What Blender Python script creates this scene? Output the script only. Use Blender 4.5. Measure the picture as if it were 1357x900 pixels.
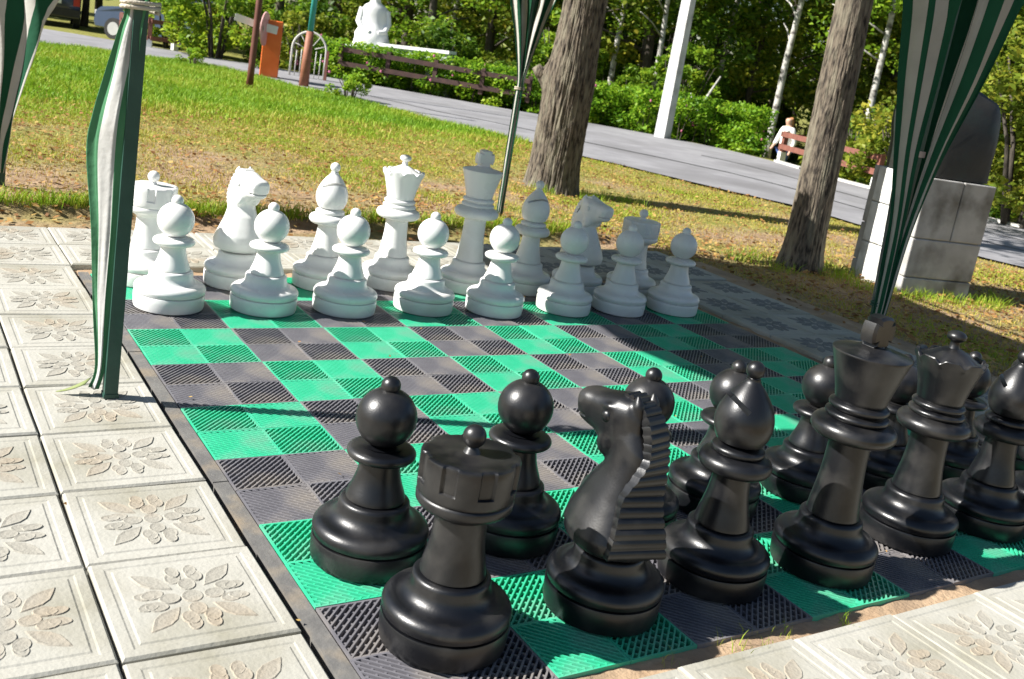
import bpy, bmesh, math, random
import numpy as np
from mathutils import Vector, Matrix, noise

# ------------------------------------------------------------------ clear
for o in list(bpy.data.objects):
    bpy.data.objects.remove(o, do_unlink=True)
scene = bpy.context.scene
COL = scene.collection
S = 0.36                                        # side of one chess square, metres

# ------------------------------------------------------------------ camera
CAM_R = Vector((0.8401106587659624, -0.5178375117754651, 0.16142612064351872))
CAM_U = Vector((-0.016517947235040797, 0.27304392014307527, 0.9618597481400509))
CAM_F = Vector((0.5421634794478148, 0.8107350547935478, -0.22083349492760784))
CAM_C = Vector((-0.7926771890850397, -1.3329195537171608, 1.1562850154104827))
FPX = 1347.42
cd = bpy.data.cameras.new('camera')
cd.sensor_width = 36.0
cd.lens = FPX / 1357.0 * 36.0
cd.shift_y = -80.0 / 1357.0
cd.dof.use_dof = True; cd.dof.focus_distance = 3.0; cd.dof.aperture_fstop = 8.0
cd.clip_start = 0.05
cd.clip_end = 2000.0
cam = bpy.data.objects.new('camera', cd)
COL.objects.link(cam)
m = Matrix.Identity(4)
for i in range(3):
    m[i][0] = CAM_R[i]; m[i][1] = CAM_U[i]; m[i][2] = -CAM_F[i]; m[i][3] = CAM_C[i]
cam.matrix_world = m
scene.camera = cam

# ------------------------------------------------------------------ light
SUN_EL = math.radians(38.5)
SUN_HEAD = math.radians(-18.0)                  # direction the light travels over the ground, from +x
world = bpy.data.worlds.new('World')
scene.world = world
world.use_nodes = True
wn = world.node_tree.nodes; wl = world.node_tree.links
for n_ in list(wn): wn.remove(n_)
wo = wn.new('ShaderNodeOutputWorld'); bg = wn.new('ShaderNodeBackground'); sky = wn.new('ShaderNodeTexSky')
sky.sky_type = 'NISHITA'; sky.sun_disc = False
sky.sun_elevation = SUN_EL
sun_to = Vector((-math.cos(SUN_HEAD), -math.sin(SUN_HEAD), 0))      # towards the sun
sky.sun_rotation = math.atan2(sun_to.x, sun_to.y)
sky.air_density = 1.0; sky.dust_density = 0.6
bg.inputs['Strength'].default_value = 0.05
wl.new(sky.outputs[0], bg.inputs['Color']); wl.new(bg.outputs[0], wo.inputs['Surface'])
sd = bpy.data.lights.new('sun', 'SUN')
sd.energy = 5.0; sd.angle = math.radians(0.53); sd.color = (1.0, 0.965, 0.91)
sun = bpy.data.objects.new('sun', sd); COL.objects.link(sun)
ldir = Vector((math.cos(SUN_HEAD) * math.cos(SUN_EL), math.sin(SUN_HEAD) * math.cos(SUN_EL), -math.sin(SUN_EL)))
sun.rotation_euler = ldir.to_track_quat('-Z', 'Y').to_euler()
sun.location = (-4, 3, 8)
vs = scene.view_settings
vs.view_transform = 'Standard'; vs.look = 'None'; vs.gamma = 1.0; vs.use_curve_mapping = False
vs.exposure = 1.1

# ------------------------------------------------------------------ helpers
def ray(px, py):
    return CAM_F + CAM_R * ((px - 678.5) / FPX) - CAM_U * ((py - 370.0) / FPX)
def G(px, py, z=-0.18):
    d = ray(px, py); t = (z - CAM_C.z) / d.z
    return CAM_C + d * t
def AT(px, py, dist):
    d = ray(px, py)
    return CAM_C + d * (dist / math.hypot(d.x, d.y))
def smooth(a, b, x):
    t = min(1.0, max(0.0, (x - a) / (b - a))); return t * t * (3 - 2 * t)

def tag(o, label=None, cat=None, group=None, kind=None):
    if label: o['label'] = label
    if cat: o['category'] = cat
    if group: o['group'] = group
    if kind: o['kind'] = kind
    return o
def empty(name, loc=(0, 0, 0), rz=0.0):
    o = bpy.data.objects.new(name, None); COL.objects.link(o)
    o.empty_display_size = 0.1
    o.location = loc; o.rotation_euler = (0, 0, rz)
    return o
def link(name, me, parent=None, mat=None):
    o = bpy.data.objects.new(name, me); COL.objects.link(o)
    if mat is not None and len(me.materials) == 0: me.materials.append(mat)
    if parent is not None: o.parent = parent
    return o

class MB:
    """collects shapes for one mesh"""
    def __init__(self): self.v = []; self.f = []
    def add(self, v, f):
        b = len(self.v); self.v += [tuple(p) for p in v]; self.f += [tuple(i + b for i in q) for q in f]
    def box(self, c, s, rz=0.0, mat=None, taper=1.0):
        x, y, z = s[0] / 2, s[1] / 2, s[2] / 2
        pts = []
        for dz in (-1, 1):
            k = taper if dz > 0 else 1.0
            for dx, dy in ((-1, -1), (1, -1), (1, 1), (-1, 1)):
                p = Vector((dx * x * k, dy * y * k, dz * z))
                if mat is not None: p = mat @ p
                elif rz: p = Vector((p.x * math.cos(rz) - p.y * math.sin(rz), p.x * math.sin(rz) + p.y * math.cos(rz), p.z))
                pts.append(p + Vector(c))
        self.add(pts, [(3, 2, 1, 0), (4, 5, 6, 7), (0, 1, 5, 4), (1, 2, 6, 5), (2, 3, 7, 6), (3, 0, 4, 7)])
    def beam(self, a, b, w, h, up=Vector((0, 0, 1))):
        a = Vector(a); b = Vector(b); d = (b - a); L = d.length; d.normalize()
        s = d.cross(up).normalized(); u = s.cross(d).normalized()
        mt = Matrix((s, d, u)).transposed()
        self.box((a + b) / 2, (w, L, h), mat=mt)
    def tube(self, path, radii, seg=8, cap=True):
        path = [Vector(p) for p in path]
        if not hasattr(radii, '__len__'): radii = [radii] * len(path)
        vv = []; ff = []
        ref = Vector((0, 0, 1))
        t0 = (path[1] - path[0]).normalized()
        if abs(t0.dot(ref)) > 0.95: ref = Vector((1, 0, 0))
        n0 = t0.cross(ref).normalized()
        for i, p in enumerate(path):
            if i == 0: t = t0
            elif i == len(path) - 1: t = (path[i] - path[i - 1]).normalized()
            else: t = (path[i + 1] - path[i - 1]).normalized()
            n0 = (n0 - t * n0.dot(t)).normalized(); b0 = t.cross(n0)
            for k in range(seg):
                a = 2 * math.pi * k / seg
                vv.append(p + (n0 * math.cos(a) + b0 * math.sin(a)) * radii[i])
        for i in range(len(path) - 1):
            for k in range(seg):
                k2 = (k + 1) % seg
                ff.append((i * seg + k, i * seg + k2, (i + 1) * seg + k2, (i + 1) * seg + k))
        if cap:
            ff.append(tuple(reversed(range(seg)))); e = (len(path) - 1) * seg
            ff.append(tuple(e + k for k in range(seg)))
        self.add(vv, ff)
    def lathe(self, prof, seg=32, c=(0, 0, 0), rf=None):
        vv = []; ff = []
        for j, (r, z) in enumerate(prof):
            for k in range(seg):
                a = 2 * math.pi * k / seg
                rr, zz = (r, z) if rf is None else rf(r, z, a, j)
                vv.append((c[0] + rr * math.cos(a), c[1] + rr * math.sin(a), c[2] + zz))
        for j in range(len(prof) - 1):
            for k in range(seg):
                k2 = (k + 1) % seg
                ff.append((j * seg + k, j * seg + k2, (j + 1) * seg + k2, (j + 1) * seg + k))
        ff.append(tuple(reversed(range(seg)))); e = (len(prof) - 1) * seg
        ff.append(tuple(e + k for k in range(seg)))
        self.add(vv, ff)
    def ball(self, c, r, seg=20, rings=12, sc=(1, 1, 1)):
        prof = [(max(1e-4, math.sin(math.pi * j / rings)), -math.cos(math.pi * j / rings)) for j in range(rings + 1)]
        b = len(self.v); self.lathe(prof, seg)
        for i in range(b, len(self.v)):
            p = self.v[i]; self.v[i] = (c[0] + p[0] * r * sc[0], c[1] + p[1] * r * sc[1], c[2] + p[2] * r * sc[2])
    def prism(self, poly, y0, y1, axis='y'):
        n = len(poly); vv = []
        for t in (y0, y1):
            for a, b in poly:
                vv.append((a, t, b) if axis == 'y' else ((t, a, b) if axis == 'x' else (a, b, t)))
        ff = [tuple(range(n)), tuple(reversed(range(n, 2 * n)))]
        for i in range(n):
            j = (i + 1) % n; ff.append((i, n + i, n + j, j))
        self.add(vv, ff)
    def mesh(self, name, mat=None, smooth=False, angle=None):
        me = bpy.data.meshes.new(name); me.from_pydata(self.v, [], self.f); me.update()
        bm = bmesh.new(); bm.from_mesh(me); bmesh.ops.recalc_face_normals(bm, faces=bm.faces); bm.to_mesh(me); bm.free()
        if smooth:
            me.polygons.foreach_set('use_smooth', [True] * len(me.polygons))
            if angle is not None: me.set_sharp_from_angle(angle=math.radians(angle))
        if mat is not None: me.materials.append(mat)
        return me
    def build(self, name, mat, parent=None, smooth=False, angle=None):
        return link(name, self.mesh(name, mat, smooth, angle), parent)

def fast_mesh(name, V, Fa, mat=None, tint=None, smooth=False):
    V = np.asarray(V, np.float32); Fa = np.asarray(Fa, np.int32)
    me = bpy.data.meshes.new(name)
    nf, k = Fa.shape
    me.vertices.add(len(V)); me.vertices.foreach_set('co', V.ravel())
    me.loops.add(nf * k); me.loops.foreach_set('vertex_index', Fa.ravel())
    me.polygons.add(nf); me.polygons.foreach_set('loop_start', np.arange(0, nf * k, k, dtype=np.int32))
    me.update(calc_edges=True)
    if tint is not None:
        at = me.attributes.new('tint', 'FLOAT', 'FACE'); at.data.foreach_set('value', np.asarray(tint, np.float32))
    if smooth: me.polygons.foreach_set('use_smooth', [True] * nf)
    if mat is not None: me.materials.append(mat)
    me.validate()
    return me

def copy_thing(o, loc, rz=0.0):
    c = o.copy(); COL.objects.link(c); c.location = loc; c.rotation_euler = (0, 0, rz)
    for ch in o.children:
        d = ch.copy(); COL.objects.link(d); d.parent = c
        for g in ch.children:
            e = g.copy(); COL.objects.link(e); e.parent = d
    return c

# ------------------------------------------------------------------ materials
def lin(r, g, b):
    f = lambda v: (v / 255.0 / 12.92) if v <= 10 else ((v / 255.0 + 0.055) / 1.055) ** 2.4
    return (f(r), f(g), f(b), 1.0)
def pmat(name, c1, c2=None, scale=8.0, rough=0.6, rough2=None, bump=0.0, bscale=60.0, spec=0.5, detail=6.0, coat=0.0, c3=None, scale3=1.5, lo=0.35, hi=0.65, stretch=None):
    mt = bpy.data.materials.new(name); mt.use_nodes = True
    nt = mt.node_tree; N = nt.nodes; L = nt.links
    p = N['Principled BSDF']; p.inputs['Roughness'].default_value = rough
    p.inputs['Specular IOR Level'].default_value = spec
    if coat: p.inputs['Coat Weight'].default_value = coat
    tc = N.new('ShaderNodeTexCoord'); src = tc.outputs['Object']
    if stretch:
        mp = N.new('ShaderNodeMapping'); mp.inputs['Scale'].default_value = stretch; L.new(src, mp.inputs['Vector']); src = mp.outputs['Vector']
    c1 = tuple(c1) + ((1.0,) if len(c1) == 3 else ())
    p.inputs['Base Color'].default_value = c1
    if c2 is not None:
        c2 = tuple(c2) + ((1.0,) if len(c2) == 3 else ())
        nz = N.new('ShaderNodeTexNoise'); nz.inputs['Scale'].default_value = scale; nz.inputs['Detail'].default_value = detail
        L.new(src, nz.inputs['Vector'])
        cr = N.new('ShaderNodeValToRGB'); cr.color_ramp.elements[0].position = lo; cr.color_ramp.elements[1].position = hi
        cr.color_ramp.elements[0].color = c1; cr.color_ramp.elements[1].color = c2
        L.new(nz.outputs['Fac'], cr.inputs['Fac'])
        out = cr.outputs['Color']
        if c3 is not None:
            c3 = tuple(c3) + ((1.0,) if len(c3) == 3 else ())
            n3 = N.new('ShaderNodeTexNoise'); n3.inputs['Scale'].default_value = scale3; n3.inputs['Detail'].default_value = 8.0
            L.new(src, n3.inputs['Vector'])
            r3 = N.new('ShaderNodeValToRGB'); r3.color_ramp.elements[0].position = 0.48; r3.color_ramp.elements[1].position = 0.68
            L.new(n3.outputs['Fac'], r3.inputs['Fac'])
            mx = N.new('ShaderNodeMixRGB'); mx.inputs['Color2'].default_value = c3
            L.new(r3.outputs['Color'], mx.inputs['Fac']); L.new(out, mx.inputs['Color1']); out = mx.outputs['Color']
        L.new(out, p.inputs['Base Color'])
        if rough2 is not None:
            mr = N.new('ShaderNodeMapRange'); mr.inputs['To Min'].default_value = rough; mr.inputs['To Max'].default_value = rough2
            mr.inputs['From Min'].default_value = lo; mr.inputs['From Max'].default_value = hi
            L.new(nz.outputs['Fac'], mr.inputs['Value']); L.new(mr.outputs['Result'], p.inputs['Roughness'])
    if bump:
        nb = N.new('ShaderNodeTexNoise'); nb.inputs['Scale'].default_value = bscale; nb.inputs['Detail'].default_value = 5.0
        L.new(src, nb.inputs['Vector'])
        bp = N.new('ShaderNodeBump'); bp.inputs['Strength'].default_value = bump; bp.inputs['Distance'].default_value = 0.01
        L.new(nb.outputs['Fac'], bp.inputs['Height']); L.new(bp.outputs['Normal'], p.inputs['Normal'])
    return mt
def leafmat(name, stops, trans=0.35, rough=0.5):
    mt = bpy.data.materials.new(name); mt.use_nodes = True
    nt = mt.node_tree; N = nt.nodes; L = nt.links
    p = N['Principled BSDF']; p.inputs['Roughness'].default_value = rough; p.inputs['Specular IOR Level'].default_value = 0.3
    at = N.new('ShaderNodeAttribute'); at.attribute_name = 'tint'
    cr = N.new('ShaderNodeValToRGB'); el = cr.color_ramp.elements
    el[0].position = stops[0][0]; el[0].color = tuple(stops[0][1]) + (1,)
    el[1].position = stops[-1][0]; el[1].color = tuple(stops[-1][1]) + (1,)
    for ps, c in stops[1:-1]:
        e = el.new(ps); e.color = tuple(c) + (1,)
    L.new(at.outputs['Fac'], cr.inputs['Fac']); L.new(cr.outputs['Color'], p.inputs['Base Color'])
    if trans > 0:
        tr = N.new('ShaderNodeBsdfTranslucent'); L.new(cr.outputs['Color'], tr.inputs['Color'])
        ms = N.new('ShaderNodeMixShader'); ms.inputs['Fac'].default_value = trans
        L.new(p.outputs[0], ms.inputs[1]); L.new(tr.outputs[0], ms.inputs[2]); L.new(ms.outputs[0], N['Material Output'].inputs['Surface'])
    return mt

M_WHITE = pmat('white_plastic', (0.80, 0.80, 0.78), (0.75, 0.75, 0.73), 5.0, 0.24, 0.36, bump=0.02, bscale=140, c3=(0.62, 0.60, 0.54), scale3=3.0, lo=0.3, hi=0.7)
M_BLACK = pmat('black_plastic', (0.003, 0.0034, 0.0048), (0.0055, 0.0058, 0.0072), 7.0, 0.31, 0.43, bump=0.05, bscale=260, c3=(0.030, 0.0285, 0.027), scale3=9.0, spec=0.6)
M_MATG = pmat('green_mat', (0.03, 0.44, 0.235), (0.055, 0.52, 0.30), 9.0, 0.42, bump=0.0, c3=(0.13, 0.40, 0.26), scale3=7.0)
M_MATK = pmat('black_mat', (0.13, 0.126, 0.14), (0.18, 0.175, 0.19), 9.0, 0.42, c3=(0.25, 0.225, 0.20), scale3=5.0)
M_UNDER = pmat('mat_bed', (0.018, 0.016, 0.014), (0.035, 0.03, 0.025), 12.0, 0.95)
M_TILE = pmat('concrete_tile', (0.37, 0.36, 0.31), (0.435, 0.42, 0.37), 7.0, 0.85, bump=0.18, bscale=90, c3=(0.28, 0.265, 0.205), scale3=3.4)
M_TILEF = pmat('concrete_flower', (0.295, 0.28, 0.235), (0.35, 0.33, 0.28), 9.0, 0.9, bump=0.25, bscale=120, c3=(0.31, 0.26, 0.19), scale3=3.5)
M_SAND = pmat('sandy_soil', (0.33, 0.22, 0.13), (0.42, 0.30, 0.19), 14.0, 0.95, bump=0.6, bscale=70, c3=(0.24, 0.17, 0.11), scale3=4.0)
M_EDGE = pmat('edging_strip', (0.13, 0.126, 0.12), (0.175, 0.168, 0.155), 18.0, 0.6, bump=0.2, bscale=80, c3=(0.23, 0.19, 0.14), scale3=9.0)
M_ROAD = pmat('asphalt', (0.22, 0.215, 0.225), (0.27, 0.265, 0.275), 3.0, 0.85, bump=0.4, bscale=60, c3=(0.17, 0.165, 0.17), scale3=0.6)
M_CABLESHADOW = pmat('cable_shadow', (0.05, 0.05, 0.052), (0.07, 0.07, 0.07), 9.0, 0.6)
M_KERB = pmat('kerb_concrete', (0.50, 0.49, 0.45), (0.62, 0.60, 0.56), 6.0, 0.85, bump=0.2, bscale=60)
M_BARK = pmat('bark', (0.022, 0.017, 0.013), (0.15, 0.122, 0.09), 46.0, 0.95, bump=1.0, bscale=75, c3=(0.20, 0.18, 0.13), scale3=17.0, lo=0.36, hi=0.58, stretch=(1, 1, 0.25))
M_BARKD = pmat('bark_dark', (0.045, 0.036, 0.028), (0.095, 0.08, 0.062), 22.0, 0.95, bump=0.6, bscale=50, stretch=(1, 1, 0.3))
M_BIRCH = pmat('birch_bark', (0.40, 0.39, 0.35), (0.50, 0.48, 0.44), 5.0, 0.8, c3=(0.07, 0.06, 0.055), scale3=5.5, stretch=(1, 1, 1.6))
M_POLE = pmat('green_metal', (0.012, 0.055, 0.038), (0.02, 0.07, 0.05), 14.0, 0.5, bump=0.1)
M_ROPE = pmat('rope', (0.42, 0.38, 0.30), (0.52, 0.47, 0.38), 40.0, 0.9, bump=0.5, bscale=150)
M_STONE = pmat('pedestal_stone', (0.36, 0.35, 0.33), (0.47, 0.46, 0.44), 5.0, 0.85, bump=0.25, bscale=110, c3=(0.17, 0.16, 0.14), scale3=3.5)
M_BRONZE = pmat('dark_bronze', (0.010, 0.011, 0.010), (0.02, 0.019, 0.016), 6.0, 0.6, bump=0.15, bscale=40, c3=(0.018, 0.03, 0.026), scale3=4.0)
M_STATUE = pmat('white_statue', (0.76, 0.76, 0.74), (0.82, 0.82, 0.80), 4.0, 0.7, bump=0.2, bscale=25)
M_PLINTH = pmat('pale_plinth', (0.60, 0.64, 0.65), (0.70, 0.73, 0.73), 4.0, 0.8)
M_STONE_SUN = pmat('sunlit_stone', (0.62, 0.62, 0.59), (0.74, 0.74, 0.71), 7.0, 0.9, bump=0.5, bscale=40, c3=(0.42, 0.41, 0.37), scale3=6.0)  # paler copy of the stone, sunlight painted onto the pedestal's left side
M_LAMP = pmat('concrete_post', (0.55, 0.55, 0.54), (0.62, 0.62, 0.60), 7.0, 0.8, bump=0.2, c3=(0.36, 0.35, 0.33), scale3=3.5)
M_BROWN = pmat('brown_paint', (0.115, 0.035, 0.024), (0.15, 0.05, 0.034), 8.0, 0.55)
M_FENCE = pmat('fence_wood', (0.16, 0.058, 0.042), (0.22, 0.085, 0.06), 8.0, 0.7, bump=0.3, bscale=40, stretch=(3, 3, 1))
M_WHITEP = pmat('white_paint', (0.70, 0.70, 0.68), (0.78, 0.78, 0.76), 6.0, 0.6)
M_TEAL = pmat('teal_paint', (0.035, 0.30, 0.30), (0.05, 0.36, 0.35), 8.0, 0.5)
M_RUST = pmat('rust_paint', (0.24, 0.085, 0.045), (0.33, 0.13, 0.075), 9.0, 0.65, bump=0.3, bscale=60)
M_ORANGE = pmat('orange_paint', (0.72, 0.13, 0.02), (0.78, 0.17, 0.035), 5.0, 0.4)
M_REDP = pmat('faded_red', (0.55, 0.10, 0.10), (0.62, 0.16, 0.15), 5.0, 0.5)
M_PALER = pmat('sunbleached_red', (0.62, 0.30, 0.28), (0.70, 0.42, 0.40), 5.0, 0.5)
M_FENCED = pmat('dark_fence_wood', (0.045, 0.022, 0.018), (0.075, 0.036, 0.028), 8.0, 0.75, bump=0.3, bscale=40)
M_DARK = pmat('dark_rubber', (0.015, 0.015, 0.016), (0.025, 0.025, 0.025), 9.0, 0.7)
M_CARB = pmat('navy_car_paint', (0.012, 0.018, 0.05), (0.014, 0.02, 0.055), 3.0, 0.22, coat=0.6)
M_CARG = pmat('steel_blue_paint', (0.035, 0.055, 0.10), (0.04, 0.06, 0.11), 3.0, 0.25, coat=0.6)
M_GLASS = pmat('car_glass', (0.012, 0.016, 0.02), None, rough=0.06, spec=0.8)
M_CHROME = pmat('alloy', (0.45, 0.45, 0.46), (0.5, 0.5, 0.5), 4.0, 0.3)
M_TAIL = pmat('tail_light', (0.42, 0.02, 0.02), None, rough=0.2)
M_SKIN = pmat('skin', (0.55, 0.33, 0.23), (0.60, 0.37, 0.27), 8.0, 0.55)
M_SHIRT = pmat('white_shirt', (0.72, 0.70, 0.66), (0.78, 0.77, 0.74), 9.0, 0.85)
M_JEANS = pmat('blue_jeans', (0.035, 0.07, 0.20), (0.05, 0.09, 0.25), 12.0, 0.85)
M_HAIR = pmat('auburn_hair', (0.30, 0.13, 0.05), (0.38, 0.18, 0.07), 20.0, 0.6)
M_PINK = pmat('pink_petal', (0.62, 0.12, 0.26), (0.72, 0.22, 0.36), 9.0, 0.6)
M_GRASS = leafmat('grass_blade', [(0.0, (0.13, 0.28, 0.012)), (0.35, (0.25, 0.42, 0.022)), (0.6, (0.40, 0.42, 0.05)), (0.8, (0.52, 0.39, 0.10)), (1.0, (0.52, 0.35, 0.15))], 0.3, 0.6)
M_LITTER = leafmat('fallen_leaf', [(0.0, (0.16, 0.075, 0.028)), (0.5, (0.34, 0.17, 0.055)), (1.0, (0.46, 0.32, 0.10))], 0.15, 0.7)
M_LEAF = leafmat('green_leaf', [(0.0, (0.07, 0.15, 0.012)), (0.5, (0.19, 0.33, 0.022)), (1.0, (0.40, 0.48, 0.035))], 0.45)
M_LEAFD = leafmat('deep_green_leaf', [(0.0, (0.04, 0.095, 0.010)), (0.6, (0.115, 0.22, 0.018)), (1.0, (0.30, 0.38, 0.03))], 0.45)
M_LEAFY = leafmat('yellow_green_leaf', [(0.0, (0.08, 0.13, 0.012)), (0.5, (0.20, 0.27, 0.025)), (1.0, (0.46, 0.42, 0.05))], 0.45)
M_HEDGE = leafmat('hedge_leaf', [(0.0, (0.07, 0.18, 0.012)), (0.5, (0.20, 0.38, 0.02)), (1.0, (0.40, 0.52, 0.04))], 0.45)

def cloth_mat(name, n, phase, green=(0.016, 0.10, 0.05), white=(0.64, 0.63, 0.58), tr_=0.22):
    mt = bpy.data.materials.new(name); mt.use_nodes = True
    nt = mt.node_tree; N = nt.nodes; L = nt.links
    p = N['Principled BSDF']; p.inputs['Roughness'].default_value = 0.85; p.inputs['Specular IOR Level'].default_value = 0.2
    uv = N.new('ShaderNodeUVMap'); sp = N.new('ShaderNodeSeparateXYZ'); L.new(uv.outputs['UV'], sp.inputs[0])
    ma = N.new('ShaderNodeMath'); ma.operation = 'MULTIPLY_ADD'; ma.inputs[1].default_value = n; ma.inputs[2].default_value = phase
    L.new(sp.outputs['X'], ma.inputs[0])
    fr = N.new('ShaderNodeMath'); fr.operation = 'FRACT'; L.new(ma.outputs[0], fr.inputs[0])
    gt = N.new('ShaderNodeMath'); gt.operation = 'GREATER_THAN'; gt.inputs[1].default_value = 0.5; L.new(fr.outputs[0], gt.inputs[0])
    tc = N.new('ShaderNodeTexCoord'); nz = N.new('ShaderNodeTexNoise'); nz.inputs['Scale'].default_value = 9.0; nz.inputs['Detail'].default_value = 6
    L.new(tc.outputs['Object'], nz.inputs['Vector'])
    mx = N.new('ShaderNodeMixRGB'); mx.inputs['Color1'].default_value = tuple(green) + (1,); mx.inputs['Color2'].default_value = tuple(white) + (1,)
    L.new(gt.outputs[0], mx.inputs['Fac'])
    mv = N.new('ShaderNodeMixRGB'); mv.blend_type = 'MULTIPLY'; mv.inputs['Fac'].default_value = 0.35
    L.new(mx.outputs[0], mv.inputs['Color1']); L.new(nz.outputs['Fac'], mv.inputs['Color2'])
    L.new(mv.outputs[0], p.inputs['Base Color'])
    wv = N.new('ShaderNodeTexNoise'); wv.inputs['Scale'].default_value = 35; L.new(tc.outputs['Object'], wv.inputs['Vector'])
    bp = N.new('ShaderNodeBump'); bp.inputs['Strength'].default_value = 0.25; bp.inputs['Distance'].default_value = 0.01
    L.new(wv.outputs['Fac'], bp.inputs['Height']); L.new(bp.outputs[0], p.inputs['Normal'])
    tr = N.new('ShaderNodeBsdfTranslucent'); L.new(mv.outputs[0], tr.inputs['Color'])
    ms = N.new('ShaderNodeMixShader'); ms.inputs['Fac'].default_value = tr_
    L.new(p.outputs[0], ms.inputs[1]); L.new(tr.outputs[0], ms.inputs[2]); L.new(ms.outputs[0], N['Material Output'].inputs['Surface'])
    return mt

# ------------------------------------------------------------------ terrain shape
def az_of(x, y): return math.atan2(x - CAM_C.x, y - CAM_C.y)
near_px = [(43, 57), (139, 68), (194, 77), (250, 82), (320, 97), (400, 118), (450, 128), (486, 137), (582, 163), (639, 174), (689, 187), (765, 208), (877, 234), (920, 245), (1055, 276), (1144, 303), (1304, 345), (1357, 358)]
far_px = [(41, 37), (139, 53), (190, 62), (228, 68), (280, 78), (350, 89), (440, 105), (479, 112), (582, 130), (682, 148), (771, 163), (870, 181), (966, 201), (1030, 217), (1105, 240), (1158, 254), (1309, 295), (1357, 306)]
def table(pts, extra_l, extra_r):
    P = [(x, y) for x, y in extra_l] + [tuple(G(a, b)[:2]) for a, b in pts] + [(x, y) for x, y in extra_r]
    T = sorted((az_of(x, y), math.hypot(x - CAM_C.x, y - CAM_C.y)) for x, y in P)
    return np.array([t[0] for t in T]), np.array([t[1] for t in T])
NA, NR = table(near_px, [(-22, 24), (-8, 20.5)], [(10.2, 0.5), (11.5, -5), (12.5, -12)])
FA, FR = table(far_px, [(-22, 29), (-8, 25.5)], [(14.3, 2.0), (15.5, -5), (17, -12)])
def r_near(a): return float(np.interp(a, NA, NR))
def r_far(a): return float(np.interp(a, FA, FR))
def lawn_edge(x): return 4.36 + .07 * noise.noise((x * 1.7, 3.0, 0.0)) + .035 * noise.noise((x * 6.0, 9.0, 0.0))
def zg(x, y):
    z = -0.055 - 0.125 * max(smooth(3.65, 5.2, x), smooth(5.0, 10.5, y))
    if x < 4.1 and y < 4.8:                                  # worn soil below the lawn's broken edge
        e = lawn_edge(x); z -= 0.05 * (1 - smooth(e - .05, e + .03, y)) * (1 - smooth(3.7, 4.1, x))
    a = az_of(x, y)
    if FA[0] < a < FA[-1]:
        b = math.hypot(x - CAM_C.x, y - CAM_C.y) - r_far(a)
        if b > 0: z -= (0.55 + 0.4 * smooth(0.25, 0.75, a)) * smooth(0.6, 5.5, b)
    return z

# ground sheet with the terrain in it, out to the horizon
def axis(lo, hi, step, far):
    a = list(np.arange(lo, hi + 1e-6, step)); s = step
    up = hi; dn = lo; A = []; B = []
    while up < far: s *= 1.35; up += s; A.append(up)
    s = step
    while dn > -far: s *= 1.35; dn -= s; B.append(dn)
    return np.array(B[::-1] + a + A)
gx = axis(-6, 24, 0.3, 700); gy = axis(-3, 34, 0.3, 700)
gx = np.unique(np.concatenate([gx, np.arange(-1.5, 4.2, .06)])); gy = np.unique(np.concatenate([gy, np.arange(4.05, 4.75, .03)]))
V = []
for yy in gy:
    for xx in gx:
        z = zg(xx, yy)
        if 3.7 < yy < 20 or xx > 3.7: z += 0.018 * noise.noise((xx * 1.3, yy * 1.3, 0.0))
        V.append((xx, yy, z))
nx, ny = len(gx), len(gy)
idx = np.arange(nx * ny).reshape(ny, nx)
Fq = np.stack([idx[:-1, :-1].ravel(), idx[:-1, 1:].ravel(), idx[1:, 1:].ravel(), idx[1:, :-1].ravel()], 1)
def ground_mat():
    mt = bpy.data.materials.new('lawn_soil'); mt.use_nodes = True
    nt = mt.node_tree; N = nt.nodes; L = nt.links
    p = N['Principled BSDF']; p.inputs['Roughness'].default_value = 0.95; p.inputs['Specular IOR Level'].default_value = 0.2
    tc = N.new('ShaderNodeTexCoord')
    def nz(sc, det=8):
        n = N.new('ShaderNodeTexNoise'); n.inputs['Scale'].default_value = sc; n.inputs['Detail'].default_value = det
        L.new(tc.outputs['Object'], n.inputs['Vector']); return n
    def ramp(src, a, b, ca, cb):
        r = N.new('ShaderNodeValToRGB'); r.color_ramp.elements[0].position = a; r.color_ramp.elements[1].position = b
        r.color_ramp.elements[0].color = ca + (1,); r.color_ramp.elements[1].color = cb + (1,); L.new(src, r.inputs['Fac']); return r
    soil = ramp(nz(9).outputs['Fac'], 0.3, 0.7, (0.22, 0.145, 0.085), (0.36, 0.255, 0.16))
    grass = ramp(nz(14).outputs['Fac'], 0.3, 0.7, (0.13, 0.15, 0.025), (0.30, 0.27, 0.08))
    n2 = nz(1.1, 10)
    sep = N.new('ShaderNodeSeparateXYZ'); L.new(tc.outputs['Object'], sep.inputs[0])
    gr = N.new('ShaderNodeMapRange'); gr.inputs['From Min'].default_value = 5.0; gr.inputs['From Max'].default_value = 13.0
    gr.inputs['To Min'].default_value = -0.10; gr.inputs['To Max'].default_value = 0.35
    L.new(sep.outputs['Y'], gr.inputs['Value'])
    ad = N.new('ShaderNodeMath'); ad.operation = 'ADD'; L.new(n2.outputs['Fac'], ad.inputs[0]); L.new(gr.outputs[0], ad.inputs[1])
    fac = ramp(ad.outputs[0], 0.36, 0.60, (0, 0, 0), (1, 1, 1))
    mx = N.new('ShaderNodeMixRGB'); L.new(fac.outputs['Color'], mx.inputs['Fac']); L.new(soil.outputs['Color'], mx.inputs['Color1']); L.new(grass.outputs['Color'], mx.inputs['Color2'])
    L.new(mx.outputs[0], p.inputs['Base Color'])
    bp = N.new('ShaderNodeBump'); bp.inputs['Strength'].default_value = 0.7; bp.inputs['Distance'].default_value = 0.03
    L.new(nz(28).outputs['Fac'], bp.inputs['Height']); L.new(bp.outputs[0], p.inputs['Normal'])
    return mt
ground = link('ground', fast_mesh('ground', V, Fq, ground_mat(), smooth=True)); tag(ground, kind='structure')

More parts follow.
